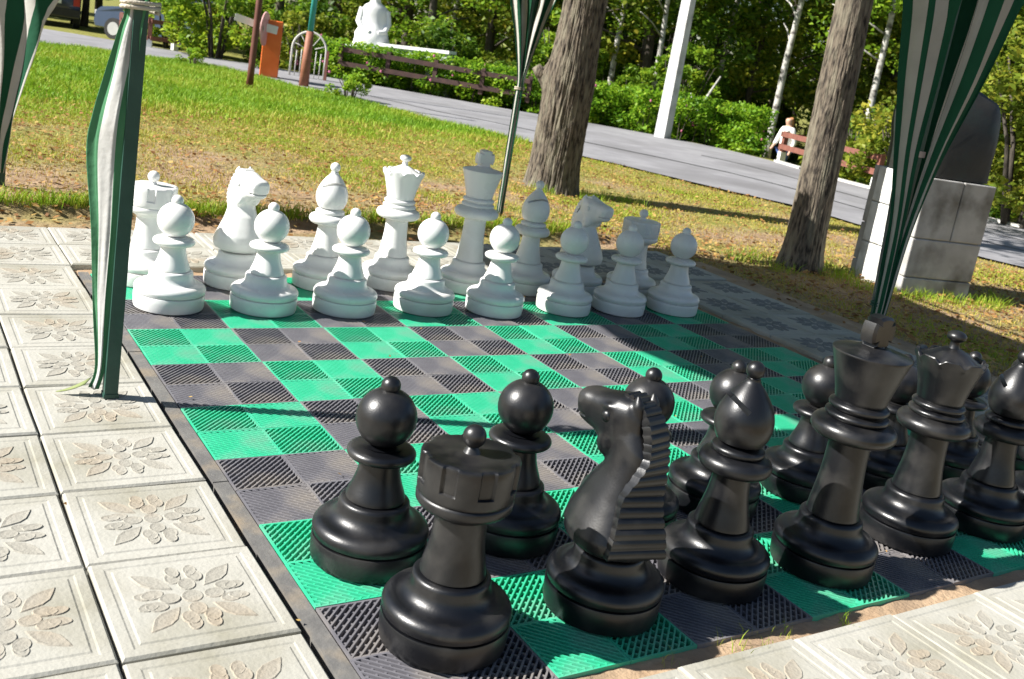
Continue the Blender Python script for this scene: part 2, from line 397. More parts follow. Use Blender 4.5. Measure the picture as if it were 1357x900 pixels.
# road: the strip between its two edges
azs = np.linspace(NA[0] + 0.01, NA[-1] - 0.01, 150)
V = []; W = 8
for a in azs:
    rn, rf_ = r_near(a), r_far(a)
    rn += 0.12 * noise.noise((a * 40, 1.0, 0)); 
    for k in range(W + 1):
        r = rn + (rf_ - rn) * k / W
        x = CAM_C.x + r * math.sin(a); y = CAM_C.y + r * math.cos(a)
        V.append((x, y, zg(x, y) + 0.028))
idx = np.arange(len(V)).reshape(len(azs), W + 1)
Fq = np.stack([idx[:-1, :-1].ravel(), idx[:-1, 1:].ravel(), idx[1:, 1:].ravel(), idx[1:, :-1].ravel()], 1)
road = link('road', fast_mesh('road', V, Fq, M_ROAD, smooth=True)); tag(road, kind='structure')
def road_pt(a, t, dz=0.0):
    r = r_near(a) + (r_far(a) - r_near(a)) * t
    x = CAM_C.x + r * math.sin(a); y = CAM_C.y + r * math.cos(a)
    return Vector((x, y, zg(x, y) + 0.028 + dz))
for t0, t1, a0, a1 in ((0.30, 0.36, 0.42, 1.25), (0.62, 0.60, 0.75, 1.3)):  # thin dark strips laid as the shadow of an overhead cable
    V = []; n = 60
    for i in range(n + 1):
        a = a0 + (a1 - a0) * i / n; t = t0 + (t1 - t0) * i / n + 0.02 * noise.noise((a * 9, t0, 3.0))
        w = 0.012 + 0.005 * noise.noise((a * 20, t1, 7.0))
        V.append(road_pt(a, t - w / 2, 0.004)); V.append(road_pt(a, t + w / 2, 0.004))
    me = fast_mesh('cable_shadow', [tuple(v) for v in V], [(2 * i, 2 * i + 1, 2 * i + 3, 2 * i + 2) for i in range(n)], M_CABLESHADOW)
    link('cable_shadow', me, road)
# kerb along the far side of the road, stones as pieces
kerb = empty('kerb', (0, 0, 0)); tag(kerb, kind='structure')
a_k = az_of(*G(1028, 217)[:2])
kme = None
while a_k < 1.55:
    p0 = road_pt(a_k, 1.0); L_ = 0.0; a2 = a_k
    while L_ < 0.9: a2 += 0.004; L_ = (road_pt(a2, 1.0) - p0).length
    p1 = road_pt(a2, 1.0); d = p1 - p0
    if kme is None:
        b = MB(); b.box((0, 0, 0), (0.88, 0.14, 0.24)); kme = b.mesh('kerb_stone', M_KERB)
    k = link('kerb_stone', kme, kerb)
    k.location = (p0 + p1) / 2 + Vector((0.05, 0.08, -0.085)); k.rotation_euler = (0, 0, math.atan2(d.y, d.x))
    a_k = a2

# ------------------------------------------------------------------ paving
bed = MB(); bed.box((1.45, 1.42, -0.13), (5.2, 4.46, 0.15))
paving = bed.build('paving_bed', M_SAND); tag(paving, kind='structure')

TP = 0.336; TW = 0.330; TT = 0.009
def tile_mesh(name):
    """concrete slab: bevelled rim, sunk frame line, pressed flower of leaves and petals"""
    h = TW / 2; vv = []; ff = []
    rings = [(h, -0.045), (h, -0.005), (h - 0.005, 0.0), (h - 0.024, 0.0), (h - 0.028, -0.0016), (h - 0.036, -0.0016), (h - 0.040, 0.0004)]
    for r, z in rings:
        for sx, sy in ((-1, -1), (1, -1), (1, 1), (-1, 1)): vv.append((sx * r, sy * r, z))
    for j in range(len(rings) - 1):
        for k in range(4):
            k2 = (k + 1) % 4; ff.append((j * 4 + k, j * 4 + k2, j * 4 + 4 + k2, j * 4 + 4 + k))
    e = (len(rings) - 1) * 4; ff.append((e, e + 1, e + 2, e + 3))
    nb = len(ff)
    def petal(cx, cy, a, L, w, point):
        n = 14; b = len(vv); K = 1.18; cx *= K; cy *= K; L *= K; w *= K; zo = 0.00012 * (b % 13)
        ca, sa = math.cos(a), math.sin(a)
        for ring, (k, z) in enumerate(((1.0, 0.0006), (0.88, 0.0017), (0.62, 0.0008))):
            for i in range(n):
                t = 2 * math.pi * i / n
                u = math.cos(t); v = math.sin(t) * (1 - point * abs(u) ** 1.4)
                x = u * L * k; y = v * w * k
                vv.append((cx + x * ca - y * sa, cy + x * sa + y * ca, z + zo if ring else 0.0002))
        for ring in range(2):
            for i in range(n):
                i2 = (i + 1) % n; ff.append((b + ring * n + i, b + ring * n + i2, b + ring * n + n + i2, b + ring * n + n + i))
        ff.append(tuple(b + 2 * n + i for i in range(n)))
    petal(0, 0, 0, 0.019, 0.019, 0.0)
    for q in range(4):
        a = math.pi / 4 + q * math.pi / 2
        petal(0.079 * math.cos(a), 0.079 * math.sin(a), a, 0.043, 0.0185, 0.7)
        for s in (-1, 1):
            a2 = a + s * 0.50; petal(0.064 * math.cos(a2), 0.064 * math.sin(a2), a2 + s * 0.5, 0.0205, 0.015, 0.1)
        a3 = q * math.pi / 2
        petal(0.037 * math.cos(a3), 0.037 * math.sin(a3), a3, 0.019, 0.016, 0.0)
        for s in (-1, 1):
            a4 = a3 + s * 0.20; petal(0.076 * math.cos(a4), 0.080 * math.sin(a4), a4, 0.019, 0.0125, 0.15)
    me = bpy.data.meshes.new(name); me.from_pydata(vv, [], ff); me.update()
    me.materials.append(M_TILE); me.materials.append(M_TILEF)
    for i, p_ in enumerate(me.polygons): p_.material_index = 1 if i >= nb else 0
    bm = bmesh.new(); bm.from_mesh(me); bmesh.ops.recalc_face_normals(bm, faces=bm.faces); bm.to_mesh(me); bm.free()
    return me
tme = tile_mesh('paving_tile')
M_TILEF_SHADE = pmat('shaded_flower', (0.16, 0.165, 0.16), (0.23, 0.23, 0.22), 12.0, 0.95, bump=0.3, bscale=120)  # darker petal copy, shade put into the colour for slabs under the tent
tme2 = tme.copy(); tme2.materials[1] = M_TILEF_SHADE
rnd = random.Random(4)
def put_tile(x, y, z=TT, me=None):
    o = link('paving_tile', me or tme, paving)
    o.location = (x + rnd.uniform(-.002, .002), y + rnd.uniform(-.002, .002), z + rnd.uniform(-.003, .003))
    o.rotation_euler = (rnd.uniform(-.008, .008), rnd.uniform(-.008, .008), rnd.choice((0, 1, 2, 3)) * math.pi / 2 + rnd.uniform(-.009, .009))
X0 = -0.056
for c in range(3):
    for r in range(-3, 10):
        put_tile(X0 - TP * (c + 0.5), 0.28 + TP * (r + 0.5))
for c in range(11):
    for r in (8, 9):
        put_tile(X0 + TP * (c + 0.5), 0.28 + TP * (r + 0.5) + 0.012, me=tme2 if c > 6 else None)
for c in range(2):
    for r in range(-3, 8):
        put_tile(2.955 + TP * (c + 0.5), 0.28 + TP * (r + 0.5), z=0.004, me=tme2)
for c in range(-1, 9):
    for r in range(2):
        put_tile(0.28 + TP * (c + 0.5) , -0.05 - TP * (r + 0.5), z=0.002)
def sand_strip(x0, x1, y0, y1, z):
    nx_ = max(2, int((x1 - x0) / .02)); ny_ = max(2, int((y1 - y0) / .02)); V = []
    for j in range(ny_ + 1):
        for i in range(nx_ + 1):
            x = x0 + (x1 - x0) * i / nx_; y = y0 + (y1 - y0) * j / ny_
            V.append((x, y, z + .007 * noise.noise((x * 14, y * 14, 0)) + .004 * noise.noise((x * 45, y * 45, 4))))
    idx = np.arange(len(V)).reshape(ny_ + 1, nx_ + 1)
    return link('sand_joint', fast_mesh('sand_joint', V, np.stack([idx[:-1, :-1].ravel(), idx[:-1, 1:].ravel(), idx[1:, 1:].ravel(), idx[1:, :-1].ravel()], 1), M_SAND, smooth=True), paving)
sand_strip(-.06, 2.96, -.085, .004, -.012); sand_strip(2.872, 2.962, -.02, 2.98, -.016); sand_strip(-.05, 2.9, 2.872, 2.99, -.014)
# black edging strip between mats and slabs
b = MB()
for i in range(3):
    y0 = -0.02 + i * 0.975
    b.box((-0.0225, y0 + 0.4865, -0.022 + 0.001 * (i % 3)), (0.037, 0.972, 0.036))
edging = b.build('edging_strip', M_EDGE, paving)

# ------------------------------------------------------------------ chess board of 256 ribbed mats
board = MB(); board.box((1.44, 1.44, -0.029), (2.87, 2.87, 0.02))
board = board.build('mat_underlay', M_UNDER)
board.name = 'chess_board'
tag(board, 'green and black chess board of ribbed plastic mats on the paving', 'chess board')
MW = 0.1792
def mat_mesh(name, material):
    b = MB(); h = MW / 2; pitch = 0.01265; rw = 0.0047; rh = 0.0150
    # rim
    for s in (-1, 1):
        b.box((s * (h - 0.0025), 0, -rh / 2 - 0.0006), (0.005, MW, rh)); b.box((0, s * (h - 0.0025), -rh / 2 - 0.0009), (MW - 0.0102, 0.005, rh))
    n = int(2 * h * math.sqrt(2) / pitch)
    q = 1 / math.sqrt(2)
    for i in range(-n, n + 1):
        d = i * pitch                       # offset across the ribs; ribs run along (1,1)
        half = math.sqrt(2) * (h - 0.004) - abs(d)
        if half < 0.006: continue
        c = Vector((-q * d, q * d, 0))
        al = Vector((q, q, 0)); ac = Vector((-q, q, 0))
        p0 = c - al * half; p1 = c + al * half
        v = []
        for p in (p0, p1):
            v += [p - ac * rw * 0.62 + Vector((0, 0, -rh)), p - ac * rw * 0.42, p + ac * rw * 0.42, p + ac * rw * 0.62 + Vector((0, 0, -rh))]
        b.add(v, [(0, 1, 5, 4), (1, 2, 6, 5), (2, 3, 7, 6), (0, 3, 2, 1), (4, 5, 6, 7)])
        # short links to the next rib, staggered
        step = 0.0265
        k0 = -math.floor(half / step) - 1
        for k in range(int(k0), int(-k0) + 1):
            s_ = (k + (0.5 if i % 2 else 0.0)) * step
            if abs(s_) > half - 0.006: continue
            cc = c + al * s_ + ac * pitch / 2
            if abs(cc.x) > h - 0.007 or abs(cc.y) > h - 0.007: continue
            v = []
            for sgn in (-1, 1):
                for e, z in ((-0.0021, -rh), (-0.0023, -0.0036), (0.0023, -0.0036), (0.0021, -rh)):
                    v.append(cc + ac * sgn * (pitch / 2 - rw * 0.4) + al * e + Vector((0, 0, z)))
            b.add(v, [(0, 1, 5, 4), (1, 2, 6, 5), (2, 3, 7, 6)])
    me = bpy.data.meshes.new(name); me.from_pydata(b.v, [], b.f); me.update()
    bm = bmesh.new(); bm.from_mesh(me); bmesh.ops.recalc_face_normals(bm, faces=bm.faces); bm.to_mesh(me); bm.free()
    me.materials.append(material); return me
mg = mat_mesh('green_mat', M_MATG); mk = mat_mesh('black_mat', M_MATK)
for i in range(16):
    for j in range(16):
        green = ((i // 2) + (j // 2)) % 2 == 1
        o = link('green_mat' if green else 'black_mat', mg if green else mk, board)
        o.location = ((i + 0.5) * 0.18 + rnd.uniform(-.0012, .0012), (j + 0.5) * 0.18 + rnd.uniform(-.0012, .0012), -0.0015 + rnd.uniform(-.0012, .0004))
        o.rotation_euler = (rnd.uniform(-.004, .004), rnd.uniform(-.004, .004), (0 if (i + j) % 2 else math.pi / 2) + rnd.uniform(-.006, .006))

# ------------------------------------------------------------------ chess pieces (profile in units of one square)
def arc(cx, cz, rx, rz, a0, a1, n):
    return [(cx + rx * math.cos(math.radians(a0 + (a1 - a0) * i / n)), cz + rz * math.sin(math.radians(a0 + (a1 - a0) * i / n))) for i in range(n + 1)]
BASE = [(0.02, 0.0), (0.335, 0.0), (0.350, 0.008), (0.356, 0.03), (0.360, 0.10), (0.360, 0.148), (0.357, 0.156), (0.334, 0.159), (0.334, 0.167), (0.355, 0.171)] + \
       arc(0.285, 0.205, 0.078, 0.062, -20, 80, 10) + [(0.272, 0.272), (0.245, 0.292), (0.228, 0.318), (0.221, 0.345)] + \
       [(0.221, 0.372), (0.217, 0.388), (0.206, 0.398), (0.190, 0.402), (0.02, 0.402)]
def sc(prof): return [(max(1e-4, r) * S, z * S) for r, z in prof]
def collar(r, zc, hz, rin, n=10):
    return arc(r - hz, zc, hz, hz, -90, 90, n)
def lathe_mesh(name, prof, mat, seg=64, rf=None, ang=38):
    b = MB(); b.lathe(sc(prof), seg, rf=rf); return b.mesh(name, mat, True, ang)
def stem(r0, r1, z1, extra):
    return [(0.02, 0.400), (0.172, 0.400), (0.172, 0.409), (r0, 0.410), (r0, 0.416), (r0 - 0.003, 0.43)] + [(r0 + (r1 - r0) * t - 0.012 * math.sin(math.pi * t), 0.43 + (z1 - 0.43) * t) for t in (0.15, 0.3, 0.45, 0.6, 0.75, 0.9, 1.0)] + extra
def finial_ball(z, r, neck):
    return [(0.01, z - r - 0.05), (neck * 1.6, z - r - 0.05), (neck, z - r - 0.01)] + arc(0, z, r, r, -62, 89, 14)
def pawn_parts(mat):
    st = stem(0.184, 0.122, 0.655, [(0.135, 0.668)] + arc(0.165, 0.705, 0.048, 0.036, -80, 85, 10) + [(0.13, 0.745), (0.02, 0.747)])
    head = [(0.02, 0.742), (0.118, 0.742), (0.128, 0.752)] + arc(0, 0.928, 0.186, 0.186, -68, 86, 26)
    return [('base', BASE), ('stem', st), ('head', head), ('finial', finial_ball(1.13, 0.060, 0.034))]
def rook_parts(mat):
    st = stem(0.184, 0.146, 0.735, [(0.150, 0.755), (0.02, 0.757)])
    hd = [(0.02, 0.752), (0.152, 0.752), (0.165, 0.768), (0.205, 0.79), (0.250, 0.812), (0.264, 0.83), (0.266, 0.862), (0.262, 0.872), (0.256, 0.877), (0.262, 0.884), (0.266, 0.90),
          (0.268, 0.945), (0.268, 0.952), (0.269, 0.99), (0.270, 1.05), (0.270, 1.082), (0.266, 1.094), (0.256, 1.100), (0.235, 1.102), (0.205, 1.098), (0.12, 1.098), (0.075, 1.105), (0.02, 1.107)]
    return [('base', BASE), ('stem', st), ('turret', hd), ('finial', finial_ball(1.195, 0.064, 0.04))]
def rook_rf(r, z, a, j):
    t = (a * 8 / (2 * math.pi)) % 1.0
    if 0.952 * S <= z <= 1.101 * S and r > 0.23 * S and 0.30 < t < 0.70: r = r - 0.017 * S
    return r, z
def bishop_parts(mat):
    st = stem(0.184, 0.122, 0.765, [(0.14, 0.778)] + arc(0.186, 0.838, 0.056, 0.056, -85, 80, 12) + [(0.172, 0.905)] + arc(0.150, 0.930, 0.026, 0.026, -80, 85, 6) + [(0.128, 0.965), (0.02, 0.967)])
    hd = [(0.02, 0.962), (0.105, 0.962), (0.112, 0.972)]
    for i in range(1, 31):
        t = i / 31.0
        r = 0.192 * math.sin(math.pi * (0.19 + 0.81 * t) ** 0.86) ** 0.78 if t < 0.985 else 0.05
        hd.append((max(r, 0.046), 0.972 + 0.455 * t))
    return [('base', BASE), ('stem', st), ('mitre', hd), ('finial', finial_ball(1.470, 0.060, 0.036))]
def king_parts(mat):
    st = stem(0.184, 0.142, 0.955, [(0.165, 0.972)] + arc(0.222, 1.045, 0.070, 0.064, -85, 82, 12) + [(0.21, 1.118)] + arc(0.190, 1.146, 0.028, 0.024, -80, 85, 6) + [(0.175, 1.180)] +
              arc(0.176, 1.212, 0.030, 0.026, -80, 85, 6) + [(0.165, 1.245), (0.02, 1.247)])
    cr = [(0.02, 1.242), (0.166, 1.242), (0.176, 1.262)] + [(0.178 + 0.086 * t ** 1.15, 1.27 + 0.315 * t) for t in (0, .12, .25, .4, .55, .7, .85, 1.0)] + \
         [(0.2665, 1.592), (0.264, 1.600), (0.254, 1.605), (0.20, 1.618), (0.13, 1.632), (0.105, 1.645), (0.085, 1.65), (0.02, 1.651)]
    return [('base', BASE), ('stem', st), ('crown', cr), ('cross', None)]
def queen_parts(mat):
    st = stem(0.184, 0.140, 0.865, [(0.16, 0.88)] + arc(0.212, 0.948, 0.064, 0.060, -85, 82, 12) + [(0.20, 1.018)] + arc(0.184, 1.045, 0.026, 0.024, -80, 85, 6) + [(0.172, 1.076)] +
              arc(0.170, 1.105, 0.028, 0.024, -80, 85, 6) + [(0.16, 1.136), (0.02, 1.138)])
    cr = [(0.02, 1.132), (0.162, 1.132), (0.172, 1.150)] + [(0.174 + 0.086 * t ** 1.3, 1.16 + 0.32 * t) for t in (0, .12, .25, .4, .55, .7, .78, .85, .92, 1.0)] + \
         [(0.262, 1.490), (0.258, 1.497), (0.236, 1.497), (0.226, 1.478), (0.19, 1.482), (0.12, 1.525), (0.06, 1.555), (0.02, 1.557)]
    kn = [(0.02, 1.54), (0.05, 1.54), (0.036, 1.575), (0.034, 1.60)] + arc(0, 1.648, 0.072, 0.045, -60, 88, 12)
    return [('base', BASE), ('stem', st), ('coronet', cr), ('knob', kn)]
def queen_rf(r, z, a, j):
    if r > 0.22 * S and z > 1.42 * S:
        t = (a * 9 / (2 * math.pi)) % 1.0
        dip = max(0.0, 1 - abs(t - 0.5) / 0.20)
        dip = dip ** 0.6 if dip > 0 else 0
        z -= 0.032 * S * dip * min(1, (z / S - 1.42) / 0.05)
    return r, z
def cross_mesh(name, mat):
    w = 0.118; t = 0.062; zc = 1.752
    out = []
    for q in range(4):
        for da, rr in ((-35, 0.130), (-13, 0.122), (13, 0.122), (35, 0.130), (45, 0.084)):
            a = math.radians(q * 90 + da); out.append((rr * math.cos(a), rr * 0.95 * math.sin(a)))
    b = MB(); n = len(out); vv = []
    for k, y in ((0.84, -t), (1.0, -t * 0.72), (1.0, t * 0.72), (0.84, t)):
        for x, z in out: vv.append((x * k * S, y * S, (zc + z * k) * S))
    ff = []
    for j in range(3):
        for i in range(n):
            i2 = (i + 1) % n; ff.append((j * n + i, j * n + i2, j * n + n + i2, j * n + n + i))
    ff.append(tuple(range(n))); ff.append(tuple(range(3 * n, 4 * n)))
    b.add(vv, ff); b.lathe(sc([(0.02, 1.62), (0.085, 1.62), (0.070, 1.648), (0.055, 1.665), (0.02, 1.667)]), 24)
    return b.mesh(name, mat, True, 32)

def eval_mesh(o, name):
    dg = bpy.context.evaluated_depsgraph_get(); dg.update()
    me = bpy.data.meshes.new_from_object(o.evaluated_get(dg)); me.name = name
    bpy.data.objects.remove(o, do_unlink=True); return me

def cut_mitre(me):
    o = link('tmp', me); b = MB()
    mt = Matrix.Rotation(math.radians(38), 3, 'X')
    b.box((0, 0.125 * S, 1.285 * S), (0.6 * S, 0.20 * S, 0.034 * S), mat=mt)
    c = b.build('tmpcut', None)
    md = o.modifiers.new('b', 'BOOLEAN'); md.object = c; md.operation = 'DIFFERENCE'; md.solver = 'EXACT'
    r = eval_mesh(o, 'mitre'); bpy.data.objects.remove(c, do_unlink=True)
    r.polygons.foreach_set('use_smooth', [True] * len(r.polygons)); r.set_sharp_from_angle(angle=math.radians(38))
    return r

KT = 0.42
def ktwist(v):
    x, y, z = v; a = KT * smooth(.78, 1.08, z / S); c, s_ = math.cos(a), math.sin(a)
    return (x * c - y * s_, x * s_ + y * c, z)
def knight_body(mat):
    """horse head on a flared chest, facing +y; lofted, then fused into one skin"""
    b = MB(); n = 48
    def ringpts(c, hx, hy, p, tilt=0.0):
        out = []
        for i in range(n):
            a = 2 * math.pi * i / n
            u = math.copysign(abs(math.cos(a)) ** p, math.cos(a)); v = math.copysign(abs(math.sin(a)) ** p, math.sin(a))
            y = v * hy; out.append(((c[0] + u * hx) * S, (c[1] + y * math.cos(tilt)) * S, (c[2] + y * math.sin(tilt)) * S))
        return out
    def loft(rings):
        vv = [p for r in rings for p in r]; ff = []
        for j in range(len(rings) - 1):
            for k in range(n):
                k2 = (k + 1) % n; ff.append((j * n + k, j * n + k2, j * n + n + k2, j * n + n + k))
        ff.append(tuple(range(n))); ff.append(tuple((len(rings) - 1) * n + k for k in range(n)))
        b.add(vv, ff)
    #            yc     z     hx     hy    p     tilt
    neck = [(0.00, 0.415, 0.185, 0.19, .9, 0), (0.00, 0.432, 0.24, 0.25, .85, 0), (0.00, 0.462, 0.285, 0.295, .8, 0), (0.005, 0.53, 0.292, 0.305, .78, 0), (0.01, 0.60, 0.270, 0.290, .78, .05),
            (0.005, 0.69, 0.232, 0.255, .78, .1), (-0.01, 0.79, 0.192, 0.215, .78, .2), (-0.04, 0.90, 0.155, 0.165, .8, .25), (-0.045, 1.01, 0.145, 0.16, .8, .3), (-0.035, 1.11, 0.140, 0.17, .8, .4), (-0.02, 1.20, 0.12, 0.16, .8, .6), (0.0, 1.27, 0.095, 0.115, .9, .6)]
    loft([ringpts((0, y, z), hx, hy, p, t) for y, z, hx, hy, p, t in neck])
    # head: sections along the muzzle, each standing across the head axis
    head = [(-0.10, 1.20, 0.09, 0.12), (-0.03, 1.20, 0.132, 0.168), (0.05, 1.168, 0.148, 0.205), (0.12, 1.150, 0.142, 0.208), (0.19, 1.168, 0.128, 0.170), (0.26, 1.186, 0.116, 0.136), (0.32, 1.192, 0.114, 0.126), (0.375, 1.190, 0.100, 0.110), (0.40, 1.188, 0.066, 0.076)]
    rings = []
    for y, z, hx, hz in head:
        r = []
        for i in range(n):
            a = 2 * math.pi * i / n
            u = math.copysign(abs(math.cos(a)) ** .75, math.cos(a)); v = math.copysign(abs(math.sin(a)) ** .75, math.sin(a))
            wide = 1.0 + 0.12 * v
            r.append((u * hx * wide * S, (y + v * hz * 0.14) * S, (z + v * hz * 0.93) * S))
        rings.append(r)
    loft(rings)
    for s in (-1, 1):                                       # ears, cheek and nostril swellings
        b.tube([(s * .062 * S, -.055 * S, 1.27 * S), (s * .074 * S, -.05 * S, 1.335 * S), (s * .07 * S, -.03 * S, 1.39 * S)], [.040 * S, .034 * S, .012 * S], 10)
        b.ball((s * .072 * S, .03 * S, 1.115 * S), .085 * S, 14, 10, (.7, 1, 1.1))
        b.ball((s * .082 * S, .345 * S, 1.215 * S), .038 * S, 12, 8)
    b.ball((0, 0.0, 1.30 * S), .062 * S, 14, 10, (1, 1.3, 1))
    for s in (-1, 1):                                       # jaw line and brow
        b.ball((s * .085 * S, .10 * S, 1.05 * S), .085 * S, 14, 10, (.75, 1.0, 1.15))
        b.tube([(s * .115 * S, .03 * S, 1.285 * S), (s * .130 * S, .11 * S, 1.275 * S), (s * .108 * S, .20 * S, 1.262 * S)], [.018 * S, .028 * S, .012 * S], 8)
    b.v = [ktwist(v) for v in b.v]
    me = b.mesh('knight_raw', mat); o = link('tmp', me)
    cut = MB(); cut.box((0, .37 * S, 1.142 * S), (.4 * S, .14 * S, .020 * S), mat=Matrix.Rotation(-.08, 3, 'X')); cut.v = [ktwist(v) for v in cut.v]; co = cut.build('tmpcut', None)
    md = o.modifiers.new('r', 'REMESH'); md.mode = 'VOXEL'; md.voxel_size = 0.0036
    ms = o.modifiers.new('s', 'SMOOTH'); ms.factor = 0.5; ms.iterations = 9
    mb = o.modifiers.new('b', 'BOOLEAN'); mb.object = co; mb.operation = 'DIFFERENCE'; mb.solver = 'EXACT'
    r = eval_mesh(o, 'body'); bpy.data.objects.remove(co, do_unlink=True); r.materials.clear(); r.materials.append(mat)
    r.polygons.foreach_set('use_smooth', [True] * len(r.polygons))
    return r
def knight_mane(mat):
    b = MB(); pts = []
    # spine of the mane from the shoulders over the poll: (y, z, half width)
    ctl = [(-.292, .475, .195), (-.286, .60, .172), (-.250, .72, .148), (-.222, .84, .132), (-.207, .96, .110), (-.198, 1.06, .092), (-.180, 1.15, .084), (-.140, 1.245, .078), (-.07, 1.320, .072), (.0, 1.355, .066), (.08, 1.345, .058)]
    P = []
    for i in range(len(ctl) - 1):
        for k in range(2):
            t = k / 2; P.append(tuple(ctl[i][c] * (1 - t) + ctl[i + 1][c] * t for c in range(3)))
    P.append(ctl[-1])
    # saw-tooth ridges
    vv = []; ff = []; rows = []
    for i in range(0, len(P) - 1):
        y0, z0, w0 = P[i]; y1, z1, w1 = P[i + 1]
        d = Vector((0, y1 - y0, z1 - z0)).normalized(); nrm = Vector((0, -d.z, d.y))
        for t, off in ((0.0, 0.012), (0.25, 0.021), (0.50, 0.023), (0.78, 0.019), (0.95, 0.012)):
            c = Vector((0, y0 + (y1 - y0) * t, z0 + (z1 - z0) * t)) + nrm * off
            w = w0 + (w1 - w0) * t
            k = 1.0 if off > 0.013 else 0.965
            rows.append([(c.x - w * k) * S, (c.x + w * k) * S, c.y * S, c.z * S, nrm])
    for a, bx_, y, z, nr in rows:
        vv += [(a, y - nr.y * .06 * S, z - nr.z * .06 * S), (a, y, z), (bx_, y, z), (bx_, y - nr.y * .06 * S, z - nr.z * .06 * S)]
    for i in range(len(rows) - 1):
        for k in range(3): ff.append((i * 4 + k, i * 4 + k + 1, i * 4 + 4 + k + 1, i * 4 + 4 + k))
    e = (len(rows) - 1) * 4
    ff.append((0, 1, 2, 3)); ff.append((e, e + 1, e + 2, e + 3))
    b.add([ktwist(v) for v in vv], ff); return b.mesh('mane', mat, True, 30)

def piece_set(color, mat):
    T = {}
    for kind, parts, rf in (('pawn', pawn_parts(mat), None), ('rook', rook_parts(mat), rook_rf), ('bishop', bishop_parts(mat), None), ('king', king_parts(mat), None), ('queen', queen_parts(mat), queen_rf)):
        L = []
        for nm, prof in parts:
            if nm == 'base': continue
            if nm == 'cross': L.append((nm, cross_mesh(nm, mat))); continue
            me = lathe_mesh(nm, prof, mat, 144 if rf and nm in ('turret', 'coronet') else 64, rf if nm in ('turret', 'coronet') else None)
            if nm == 'mitre': me = cut_mitre(me)
            L.append((nm, me))
        T[kind] = L
    bs = lathe_mesh('base', BASE, mat, 72)
    eyes = []
    for sd_ in (-1, 1):
        ey = MB(); ey.ball((sd_ * .140 * S, .115 * S, 1.218 * S), .036 * S, 14, 9, (.6, 1, 1))
        ey.v = [ktwist(v) for v in ey.v]; eyes.append(('eye', ey.mesh('eye', mat, True)))
    T['knight'] = [('body', knight_body(mat)), ('mane', knight_mane(mat))] + eyes
    for k in T: T[k].insert(0, ('base', bs))
    return T
WS = piece_set('white', M_WHITE); BS = piece_set('black', M_BLACK)
def put_piece(sets, color, kind, u, v, rz, label, group=None):
    o = empty('%s_chess_%s' % (color, kind), (u * S, v * S, 0.0), rz)
    tag(o, label, 'chess piece', group)
    for nm, me in sets[kind]: link(nm, me, o)
    return o
WPOS = [(0.56, 6.75), (1.55, 6.66), (2.48, 6.61), (3.52, 6.66), (4.46, 6.56), (5.56, 6.62), (6.46, 6.60), (7.42, 6.60)]
WFRONT = ["the queen's-side white rook", "the queen's-side white knight", "the queen's-side white bishop", 'the white queen', 'the white king', "the king's-side white bishop", "the king's-side white knight", "the king's-side white rook"]
for (u, v), w in zip(WPOS, WFRONT):
    put_piece(WS, 'white', 'pawn', u, v, rnd.uniform(0, 6), 'white plastic pawn with ball head in front of ' + w, 'giant white chess pieces')
for kind, u, v, lab in (('rook', .53, 7.70, "white plastic rook at the queen's-side corner of the board by the bare paving"), ('knight', 1.53, 7.64, "white plastic knight between the queen's-side rook and bishop"),
                        ('bishop', 2.60, 7.62, 'white plastic bishop beside the white queen'), ('queen', 3.54, 7.68, 'white plastic queen with scalloped coronet and round knob'),
                        ('king', 4.60, 7.55, 'tall white plastic king with cross on its crown'), ('bishop', 5.52, 7.55, 'white plastic bishop beside the white king'),
                        ('knight', 6.40, 7.53, "white plastic knight between the king's-side bishop and rook"), ('rook', 7.30, 7.42, "white plastic rook at the king's-side corner in the tent's shade")):
    put_piece(WS, 'white', kind, u, v, math.pi + (-.28 if kind == 'knight' else 0) + rnd.uniform(-.08, .08) if kind in ('knight', 'bishop', 'king') else rnd.uniform(0, .6), lab, 'giant white chess pieces')
BPOS = [(0.51, 1.45), (1.54, 1.48), (2.55, 1.42), (3.47, 1.50), (4.53, 1.52), (5.5, 1.5), (6.5, 1.5), (7.5, 1.5)]
BFRONT = ["the king's-side black rook", "the king's-side black knight", "the king's-side black bishop", 'the black king', 'the black queen', "the queen's-side black bishop", "the queen's-side black knight", "the queen's-side black rook"]
for (u, v), w in zip(BPOS, BFRONT):
    put_piece(BS, 'black', 'pawn', u, v, rnd.uniform(0, 6), 'black plastic pawn with ball head in front of ' + w, 'giant black chess pieces')
for kind, u, v, rz, lab in (('rook', .56, .53, .25, "black plastic rook at the king's-side corner of the board by the pale paving"), ('knight', 1.66, .53, -.20, 'black plastic knight with ridged mane between black rook and bishop'),
                        ('bishop', 2.64, .60, 1.15, 'black plastic bishop between black knight and black king'), ('king', 3.62, .50, 0.06, 'tall black plastic king with block cross on its crown'),
                        ('queen', 4.77, .65, .3, 'black plastic queen with flat knob beside the black king'), ('bishop', 5.72, .62, .3, 'black plastic bishop beside the black queen'),
                        ('knight', 6.62, .58, 0.0, "black plastic knight beyond the queen's-side black bishop"), ('rook', 7.5, .55, 0.0, "black plastic rook at the queen's-side corner of the board")):
    put_piece(BS, 'black', kind, u, v, rz, lab, 'giant black chess pieces')

